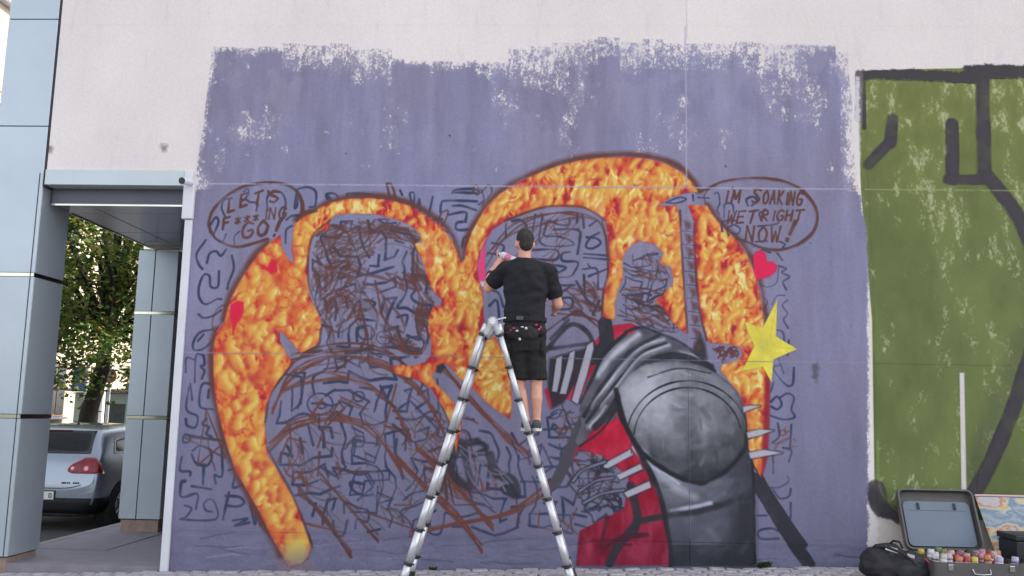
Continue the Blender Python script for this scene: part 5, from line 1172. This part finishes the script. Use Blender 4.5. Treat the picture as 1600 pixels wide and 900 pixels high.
# leaning board with a bright print
def print_mat():
    m = bpy.data.materials.new('bright print'); m.use_nodes = True; t = m.node_tree; b = t.nodes['Principled BSDF']
    tc = t.nodes.new('ShaderNodeTexCoord'); mp = t.nodes.new('ShaderNodeMapping'); mp.inputs['Scale'].default_value = (2.2, 1, 4.5); mp.inputs['Location'].default_value = (3.1, 0, .7)
    n = t.nodes.new('ShaderNodeTexNoise'); n.inputs['Scale'].default_value = 1.6; n.inputs['Detail'].default_value = 5; n.inputs['Distortion'].default_value = .4
    r = t.nodes.new('ShaderNodeValToRGB'); r.color_ramp.interpolation = 'EASE'
    st = [(.30, (130, 134, 142)), (.40, (146, 154, 164)), (.46, (104, 128, 146)), (.50, (164, 164, 160)), (.54, (186, 178, 130)), (.58, (176, 112, 104)), (.62, (176, 170, 170)), (.72, (158, 152, 156))]
    while len(r.color_ramp.elements) < len(st): r.color_ramp.elements.new(.5)
    for e, (p, c) in zip(r.color_ramp.elements, st): e.position = p; e.color = srgb(*c)
    t.links.new(tc.outputs['Object'], mp.inputs[0]); t.links.new(mp.outputs[0], n.inputs['Vector']); t.links.new(n.outputs[0], r.inputs[0]); t.links.new(r.outputs[0], b.inputs['Base Color']); b.inputs['Roughness'].default_value = .25
    return m
brd = thing('print_board', 'board with a colourful abstract print leaning on the wall right of the open case', 'board', (4.42, 8.50, gz(4.4)))
bmx = Matrix.Rotation(math.radians(-20), 4, 'X')
bm = bmesh.new(); bm2 = bmesh.new()
Pq = [(-.30, .03), (.42, .03), (.42, .67), (-.39, .67)]
rings(bm, [[bmx @ Vector((x, y, z)) for x, z in Pq] for y in (0, .012)]); done('print_sheet', bm, print_mat(), brd)
rings(bm2, [[bmx @ Vector((x, y, z)) for x, z in ((-.39, .674), (.42, .674), (.42, .69), (-.39, .69))] for y in (-.006, .016)]); done('top_rail', bm2, colmat((196, 160, 160)), brd)
bb = thing('black_box', 'black box with a lid standing in front of the leaning print board', 'box', (4.36, 8.22, gz(4.3)))
bx('box_body', (-.31, -.16, 0), (.34, .16, .31), M['blackplastic'], bb, .01, 2); bx('box_lid', (-.32, -.17, .314), (.35, .17, .365), M['blackplastic'], bb, .012, 2)
bl = thing('blue_bag', 'dark blue cloth bag with small bottles lying at the right edge', 'bag', (4.22, 7.92, gz(4.2)))
bm = bmesh.new()
for c, a, b, c2 in (((0, 0, .08), .22, .13, .11), ((.12, .03, .14), .16, .12, .09), ((-.12, 0, .1), .1, .1, .08)): ellipsoid(bm, c, a, b, c2)
meshobj('bag_body', remesh(bm, .014, 3, .014, 10), M['bluebag'], bl)
for x, y, z, c in ((-.06, -.04, .185, (40, 70, 170)), (.02, -.05, .20, (190, 196, 214)), (.09, -.03, .235, (44, 60, 150))):
    bm = bmesh.new(); tube(bm, (x, y, z-.06), (x+.01, y-.005, z), .022, .02, 12); tube(bm, (x+.01, y-.005, z), (x+.012, y-.006, z+.02), .012, .011, 10); done('small_bottle', bm, colmat(c), bl)
def weed(x, y, n, h, label, seed):
    r = random.Random(seed); bm = bmesh.new()
    for _ in range(n):
        a = r.uniform(0, 6.28); l = h*r.uniform(.5, 1.2); o_ = Vector((r.uniform(-.03, .03), r.uniform(-.02, .01), 0)); d = Vector((math.cos(a)*r.uniform(.3, 1), -abs(math.sin(a))*.5, r.uniform(.4, 1))).normalized(); s = d.cross(Vector((0, .5, 1))).normalized()*l*.22
        v = [bm.verts.new(p) for p in (o_, o_+d*l*.5+s, o_+d*l+Vector((0, 0, -l*.2)), o_+d*l*.5-s)]; bm.faces.new(v)
    t = thing('weed', label, 'weed', (x, y, gz(x))); done('leaves', bm, M['weed'], t)
p = at(1193, 886, 8.74); weed(p.x, 8.74, 40, .10, 'small green weed at the foot of the wall below the black strap', 5)
p = at(676, 886, 8.74); weed(p.x, 8.74, 16, .06, 'tiny dark weed at the foot of the wall left of the ladder', 6)

# ------------------------------------------------------------------ parked car behind the columns
car = thing('parked_car', 'silver hatchback parked at the kerb beyond the passage, seen from behind', 'car', (-7.12, 12.6, RZ))
from mathutils.bvhtree import BVHTree
st = [(.00, .78, .30, .60), (.02, .82, .25, .72), (.06, .855, .22, .94), (.11, .87, .20, 1.03), (.24, .878, .19, 1.18), (.40, .88, .18, 1.345), (.52, .88, .18, 1.425), (.8, .88, .18, 1.462), (1.5, .88, .18, 1.485), (2.1, .88, .18, 1.46), (2.6, .88, .18, 1.28), (3.1, .875, .18, 1.02), (3.5, .86, .18, .95), (3.9, .82, .2, .84), (4.12, .74, .25, .68), (4.2, .66, .3, .55)]
rs = []
for y, w_, zb, zt in st:
    be = min(1.0, zt-.03); k = max(zt-be, .03); tw = w_*.955-.40*max(zt-1.0, 0)
    hp = [(.0, zb), (w_*.72, zb), (w_*.96, zb+.07), (w_, .5 if zt > .62 else .45), (w_*.995, be*.5+.36 if zt > .8 else be-.1), (w_*.965, be-.02), (tw+(w_*.965-tw)*.45, be+k*.5), (tw, zt-.05 if zt > 1.1 else zt-.015), (tw*.86, zt-.006), (tw*.4, zt+.012), (0, zt+.015)]
    rs.append([Vector((x, y, z)) for x, z in hp]+[Vector((-x, y, z)) for x, z in hp[-2:0:-1]])
bm = bmesh.new(); rings(bm, rs); bmesh.ops.recalc_face_normals(bm, faces=bm.faces)
me = bpy.data.meshes.new('t'); bm.to_mesh(me); bm.free(); o = bpy.data.objects.new('t', me); COL.objects.link(o); o.modifiers.new('s', 'SUBSURF').levels = 2
dg = bpy.context.evaluated_depsgraph_get(); dg.update(); me2 = bpy.data.meshes.new_from_object(o.evaluated_get(dg)); bpy.data.objects.remove(o)
me2.polygons.foreach_set('use_smooth', [True]*len(me2.polygons)); cbody = meshobj('body', me2, M['carpaint'], car)
bmb = bmesh.new(); bmb.from_mesh(me2); BV = BVHTree.FromBMesh(bmb); bmb.free()
def onrear(th, z, lift, cy=1.0):
    d = Vector((-math.sin(th), math.cos(th), 0)); o_ = Vector((0, cy, z))-d*4; h_, n_, _, _ = BV.ray_cast(o_, d)
    return (h_ + n_*lift) if h_ else Vector((0, 0, z))+d*0
def patch(name, mt, fn, nu, nv, parent=car, lift=.006, smooth=True):
    bm = bmesh.new(); g_ = []
    for i in range(nu+1):
        for j in range(nv+1): g_.append(bm.verts.new(fn(i/nu, j/nv, lift)))
    for i in range(nu):
        for j in range(nv): a = i*(nv+1)+j; bm.faces.new((g_[a], g_[a+1], g_[a+nv+2], g_[a+nv+1]))
    ext = bmesh.ops.solidify(bm, geom=list(bm.faces), thickness=lift*1.5)
    return done(name, bm, mt, parent, smooth=smooth)
def rearwin(u, v, l):
    z = 1.075+v*.305; x = (u*2-1)*(.655-.09*v); h_, n_, _, _ = BV.ray_cast(Vector((x, -2, z)), Vector((0, 1, 0))); return h_+n_*l
patch('rear_window', M['carglass'], rearwin, 16, 8)
patch('window_seal', M['carblack'], lambda u, v, l: rearwin(u, 0, l)+Vector((0, -.004, -.045+v*.04)), 14, 1)
patch('brake_light', M['tailred'], lambda u, v, l: rearwin(.3+u*.4, .955+v*.045, l*2), 6, 1)
patch('bumper', M['carblack'], lambda u, v, l: onrear((u*2-1)*1.2, (.19+v*.27), l*2.5), 30, 4)
patch('tailgate_seam', M['carblack'], lambda u, v, l: onrear((u*2-1)*.56, .585+v*.010+.05*abs(u*2-1)**6, l*.5), 20, 1)
for s in (-1, 1):
    def tl(u, v, l, s=s):
        th = s*(.40+.40*u); zl, zh = .795+.0*u, .90+.115*min(1, u*1.5); r_ = math.sqrt(max(0, 1-(1-min(u/.22, 1))**2)); zc = .84
        th += s*(-.0+(-.09*v if u > .6 else -.09*v*(u/.6)))*(u); return onrear(th, zc+(zl+(zh-zl)*v-zc)*(.35+.65*r_), l*2)
    lamp = patch('taillight', M['tailred'], tl, 12, 6)
    for u0, r_ in ((.2, .030), (.58, .038)):
        c = onrear(s*(.40+.40*u0)-s*.02, .865, .014); h_ = onrear(s*(.40+.40*u0)-s*.02, .865, .0); d = (c-h_).normalized()
        bm = bmesh.new(); tube(bm, c-d*.004, c+d*.004, r_, r_*.85, 16); done('reflector', bm, M['taillens'], lamp)
    def qw(u, v, l, s=s):
        y = .52+u*.75+.16*v*(1-u); z = 1.06+v*.27*(.75+.25*u); h_, n_, _, _ = BV.ray_cast(Vector((s*3, y, z)), Vector((-s, 0, 0))); return h_+n_*l
    patch('side_window', M['carglass'], qw, 8, 5)
    def sw(u, v, l, s=s):
        y = 1.36+u*1.2-.30*v*u; z = 1.05+v*.29; h_, n_, _, _ = BV.ray_cast(Vector((s*3, y, z)), Vector((-s, 0, 0))); return h_+n_*l
    patch('side_window', M['carglass'], sw, 8, 5)
    for y in (.72, 3.32):
        bm = bmesh.new(); tube(bm, (s*.66, y, .315), (s*.885, y, .315), .36, .36, 26); done('wheel_arch', bm, M['rubber'], car)
        bm = bmesh.new(); R_ = [(.66, .26), (.66, .305), (.68, .318), (.86, .318), (.888, .305), (.892, .22)]; rings(bm, [[Vector((s*x, y+math.cos(2*PI*k/28)*q, .315+math.sin(2*PI*k/28)*q)) for k in range(28)] for x, q in R_]); wh = done('wheel', bm, M['rubber'], car)
        bm = bmesh.new(); tube(bm, (s*.86, y, .315), (s*.897, y, .315), .21, .19, 24); done('rim', bm, M['rim'], wh)
        for k in range(5):
            a = 2*PI*k/5; bm = bmesh.new(); capsule(bm, (s*.90, y, .315), (s*.896, y+math.cos(a)*.18, .315+math.sin(a)*.18), .035, .02, 8, 2); done('spoke', bm, M['rim'], wh)
bm = bmesh.new(); h_ = onrear(0, .49, 0); box(bm, (-.26, h_.y-.018, .435), (.26, h_.y-.004, .545), .004); pl = done('number_plate', bm, M['plate'], car)
bm = bmesh.new(); box(bm, (-.275, h_.y-.014, .42), (.275, h_.y+.01, .56), .004); done('plate_frame', bm, M['carblack'], car)
fc = bpy.data.curves.new('plate_digit', 'FONT'); fc.body = '0'; fc.size = .10; fc.extrude = .002; to = bpy.data.objects.new('t', fc); COL.objects.link(to); dg = bpy.context.evaluated_depsgraph_get(); dg.update()
tm = bpy.data.meshes.new_from_object(to.evaluated_get(dg)); bpy.data.objects.remove(to); tm.materials.clear(); tm.materials.append(M['blackplastic']); d0 = link('plate_digit', tm, pl, (.185, h_.y-.021, .457)); d0.rotation_euler = (PI/2, 0, 0)
bm = bmesh.new()
for x0, x1 in ((.34, .40), (.415, .43), (.44, .455), (.50, .52), (.53, .555), (.565, .585)):
    c = onrear(math.atan2((x0+x1)/2, .97), .665, .003); box(bm, c+Vector((-(x1-x0)/2, -.003, -.012)), c+Vector(((x1-x0)/2, .003, .012)))
done('rear_badge', bm, M['carblack'], car, kind='stuff')
bm = bmesh.new(); tube(bm, (.08, .85, 1.46), (.08, .83, 1.50), .022, .014, 10); tube(bm, (.08, .83, 1.49), (.08, .70, 1.53), .007, .004, 8); done('antenna', bm, M['blackplastic'], car)

# ------------------------------------------------------------------ street trees
def tree(loc, pts, limbs, cr, rad, nclump, nleaf, leaf, label, seed, group='street trees'):
    r = random.Random(seed); t = thing('street_tree', label, 'tree', loc, group=group)
    bm = bmesh.new(); pipe(bm, pts, [.27, .22, .20, .18, .15][:len(pts)], 12)
    for v in bm.verts: v.co += Vector((mnoise.noise(v.co*3), mnoise.noise(v.co*3+Vector((7, 0, 0))), 0))*.04
    done('trunk', bm, M['bark'], t, smooth=True); top = Vector(pts[-1])
    clumps = []
    for _ in range(nclump):
        while True:
            p = Vector((r.uniform(-1, 1), r.uniform(-1, 1), r.uniform(-1, 1)))
            if .25 < p.length < 1: break
        clumps.append(Vector(cr)+Vector((p.x*rad[0], p.y*rad[1], p.z*rad[2])))
    bm = bmesh.new()
    for q in r.sample(clumps, limbs):
        b = Vector(pts[-1]).lerp(Vector(pts[-2]), r.random()); mid = b.lerp(q, .5)+Vector((r.uniform(-.4, .4), r.uniform(-.4, .4), r.uniform(0, .5))); pipe(bm, [b, mid, q], [.10, .06, .02], 7)
        for _ in range(3): s = mid.lerp(q, r.random()); pipe(bm, [s, s+Vector((r.uniform(-1, 1), r.uniform(-1, 1), r.uniform(-.4, .6)))], [.025, .008], 5)
    done('limbs', bm, M['bark'], t, smooth=True, kind='stuff')
    V, F = [], []
    for c in clumps:
        rr_ = r.uniform(.45, .95)
        for _ in range(nleaf):
            g_ = Vector((r.gauss(0, .5), r.gauss(0, .5), r.gauss(0, .34)))*rr_; p = c+g_; l = leaf*r.uniform(.6, 1.3)
            d = Vector((r.gauss(0, 1), r.gauss(0, 1), r.gauss(-.3, .6))).normalized(); s = d.cross(Vector((r.gauss(0, .5), r.gauss(0, .5), 1))).normalized(); n_ = d.cross(s)
            k = len(V); V += [p-d*l*.5, p+s*l*.34+n_*l*.08, p+d*l*.5, p-s*l*.34+n_*l*.08]; F.append((k, k+1, k+2, k+3))
    me = bpy.data.meshes.new('crown'); me.from_pydata([tuple(v) for v in V], [], F); me.materials.append(M['leaf']); o = link('crown', me, t); o['kind'] = 'stuff'
    return t
tree((-11.45, 22, RZ), [(0, 0, -.3), (.06, 0, .5), (.16, 0, 1.6), (.42, 0, 2.7), (.5, 0, 4.2)], 26, (.3, -.4, 6.0), (3.8, 3.4, 4.0), 175, 150, .17, 'broad street tree with a dark leaning trunk behind the silver car', 31)
tree((-19, 43, RZ), [(0, 0, -.3), (0, 0, 1), (.1, 0, 2.2), (.2, 0, 3.4), (.2, 0, 4.6)], 14, (0, 0, 7.5), (3.6, 3.4, 3.6), 70, 110, .2, 'paler street tree farther down the street beyond the leaning trunk', 32)

# ------------------------------------------------------------------ far side of the street
def building(name, label, x0, x1, y0, y1, h_, mt, faces, wz, ww, wh, step, parapet=.5):
    t = thing(name, label, 'building', ((x0+x1)/2, (y0+y1)/2, RZ)); ox, oy = (x0+x1)/2, (y0+y1)/2
    bx('wall', (x0-ox, y0-oy, -.2), (x1-ox, y1-oy, h_), mt, t); bx('cornice', (x0-ox-.3, y0-oy-.3, h_), (x1-ox+.3, y1-oy+.3, h_+parapet), M['white'], t, .05)
    b1 = bmesh.new(); box(b1, (-ww/2, -.05, -wh/2), (ww/2, .06, wh/2)); bmesh.ops.recalc_face_normals(b1, faces=b1.faces); fm = bpy.data.meshes.new('window'); b1.to_mesh(fm); b1.free(); fm.materials.append(M['winframe'])
    b1 = bmesh.new(); box(b1, (-ww/2+.09, -.08, -wh/2+.09), (-.04, -.03, wh/2-.09)); box(b1, (.04, -.08, -wh/2+.09), (ww/2-.09, -.03, wh/2-.09)); pm = bpy.data.meshes.new('pane'); b1.to_mesh(pm); b1.free(); pm.materials.append(M['winglass'])
    b1 = bmesh.new(); box(b1, (-ww/2-.1, -.2, -wh/2-.1), (ww/2+.1, .05, -wh/2)); sm = bpy.data.meshes.new('sill'); b1.to_mesh(sm); b1.free(); sm.materials.append(M['white'])
    for fc_ in faces:
        a0, a1 = (y0, y1) if fc_ == 'x' else (x0, x1)
        n_ = int((a1-a0-1)/step)
        for z in wz:
            for i in range(n_):
                a = a0+1+step*(i+.5); p = (x1-ox, a-oy, z) if fc_ == 'x' else (a-ox, y0-oy, z)
                w_ = link('window', fm, t, p); w_.rotation_euler = (0, 0, PI/2 if fc_ == 'x' else 0)
                for nm, me_ in (('pane', pm), ('sill', sm)): link(nm, me_, w_)
    return t
building('apartment_building', 'sunlit cream apartment building along the far side of the street', -32, -18.2, 27, 60, 15, M['facade'], 'x', (2.4, 5.8, 9.2, 12.6), 1.3, 2.0, 3.2)
building('office_building', 'grey office building closing the end of the street', -36, 4, 74, 90, 18, M['facadegrey'], 'y', (3, 6.4, 9.8, 13.2, 16.0), 1.6, 2.0, 3.0)
rot = thing('domed_tower', 'pale round tower with a ribbed dome far off at the left edge', 'tower', (-46.0, 60, RZ))
bm = bmesh.new(); tube(bm, (0, 0, -.3), (0, 0, 21), 6.6, 6.6, 40); done('drum', bm, M['facade'], rot)
bm = bmesh.new(); tube(bm, (0, 0, 21), (0, 0, 22.4), 7.0, 7.0, 40); done('dark_band', bm, M['joint'], rot)
bm = bmesh.new(); rings(bm, [[Vector((math.cos(2*PI*k/40)*7*math.cos(a), math.sin(2*PI*k/40)*7*math.cos(a), 22.4+6.2*math.sin(a))) for k in range(40)] for a in np.linspace(0, 1.5, 9)]); done('dome_roof', bm, M['domeroof'], rot, smooth=True)
for k in range(20):
    bm = bmesh.new(); a = 2*PI*k/20; pipe(bm, [(math.cos(a)*7.03*math.cos(b), math.sin(a)*7.03*math.cos(b), 22.4+6.24*math.sin(b)) for b in np.linspace(0, 1.45, 8)], .09, 5); done('rib', bm, M['galv'], rot)
# poles and signs down the street
def pole(px, y0, y1, Y, label, r_=.05, mt=None):
    p = at(px, y1, Y); q = at(px, y0, Y); t = thing('street_pole', label, 'pole', (p.x, Y, RZ), group='poles along the far kerb')
    bm = bmesh.new(); tube(bm, (0, 0, -.1), (0, 0, q.z-RZ), r_, r_*.8, 10); done('shaft', bm, mt or M['galv'], t); bm = bmesh.new(); capsule(bm, (0, 0, q.z-RZ), (0, 0, q.z-RZ+.05), r_*1.3, r_); done('finial', bm, mt or M['galv'], t); return t
pole(147, 570, 660, 27, 'thin grey street pole just right of the leaning tree trunk', .06); pole(157, 545, 660, 29, 'tall pale street pole between two thinner ones', .09, M['white']); pole(166, 575, 660, 26, 'grey street pole carrying the red round sign', .05)
bs = thing('blue_banner', 'blue banner sign on a post left of the leaning tree trunk', 'sign', (at(124, 592, 25).x, 25, RZ)); z0 = at(124, 612, 25).z-RZ; z1 = at(124, 573, 25).z-RZ
bx('banner_face', (-.18, -.03, z0), (.18, .03, z1), M['bluesign'], bs); bm = bmesh.new(); tube(bm, (.21, 0, -.1), (.21, 0, z1+.2), .04, .04, 10); done('post', bm, M['galv'], bs); bx('banner_arm', (-.18, -.025, z1+.03), (.21, .025, z1+.07), M['galv'], bs)
c = at(172, 588, 25.5); rsn = thing('round_sign', 'red round traffic sign with a pale centre beside the poles', 'sign', (c.x, 25.5, RZ)); zc = c.z-RZ
for nm, r_, mt, dy in (('sign_rim', .20, M['redsign'], 0), ('sign_face', .12, M['facade'], -.008)):
    bm = bmesh.new(); tube(bm, (0, dy-.012, zc), (0, dy+.0, zc), r_, r_, 24); done(nm, bm, mt, rsn)
bm = bmesh.new(); tube(bm, (0, .04, -.1), (0, .04, zc+.3), .03, .03, 8); done('post', bm, M['galv'], rsn)
kx = at(180, 640, 33); ki = thing('kiosk', 'small pale green kiosk with an awning at the far kerb', 'kiosk', (kx.x, 33, RZ))
bx('kiosk_body', (-1.1, -.9, 0), (1.1, .9, 2.3), colmat((120, 140, 134)), ki, .03); bx('kiosk_window', (-.8, -.93, 1.0), (.8, -.905, 1.9), M['winglass'], ki); bx('kiosk_awning', (-1.2, -1.5, 2.32), (1.2, .95, 2.42), colmat((120, 96, 92)), ki, .02); bx('kiosk_counter', (-.9, -1.1, .9), (.9, -.91, .96), M['white'], ki)
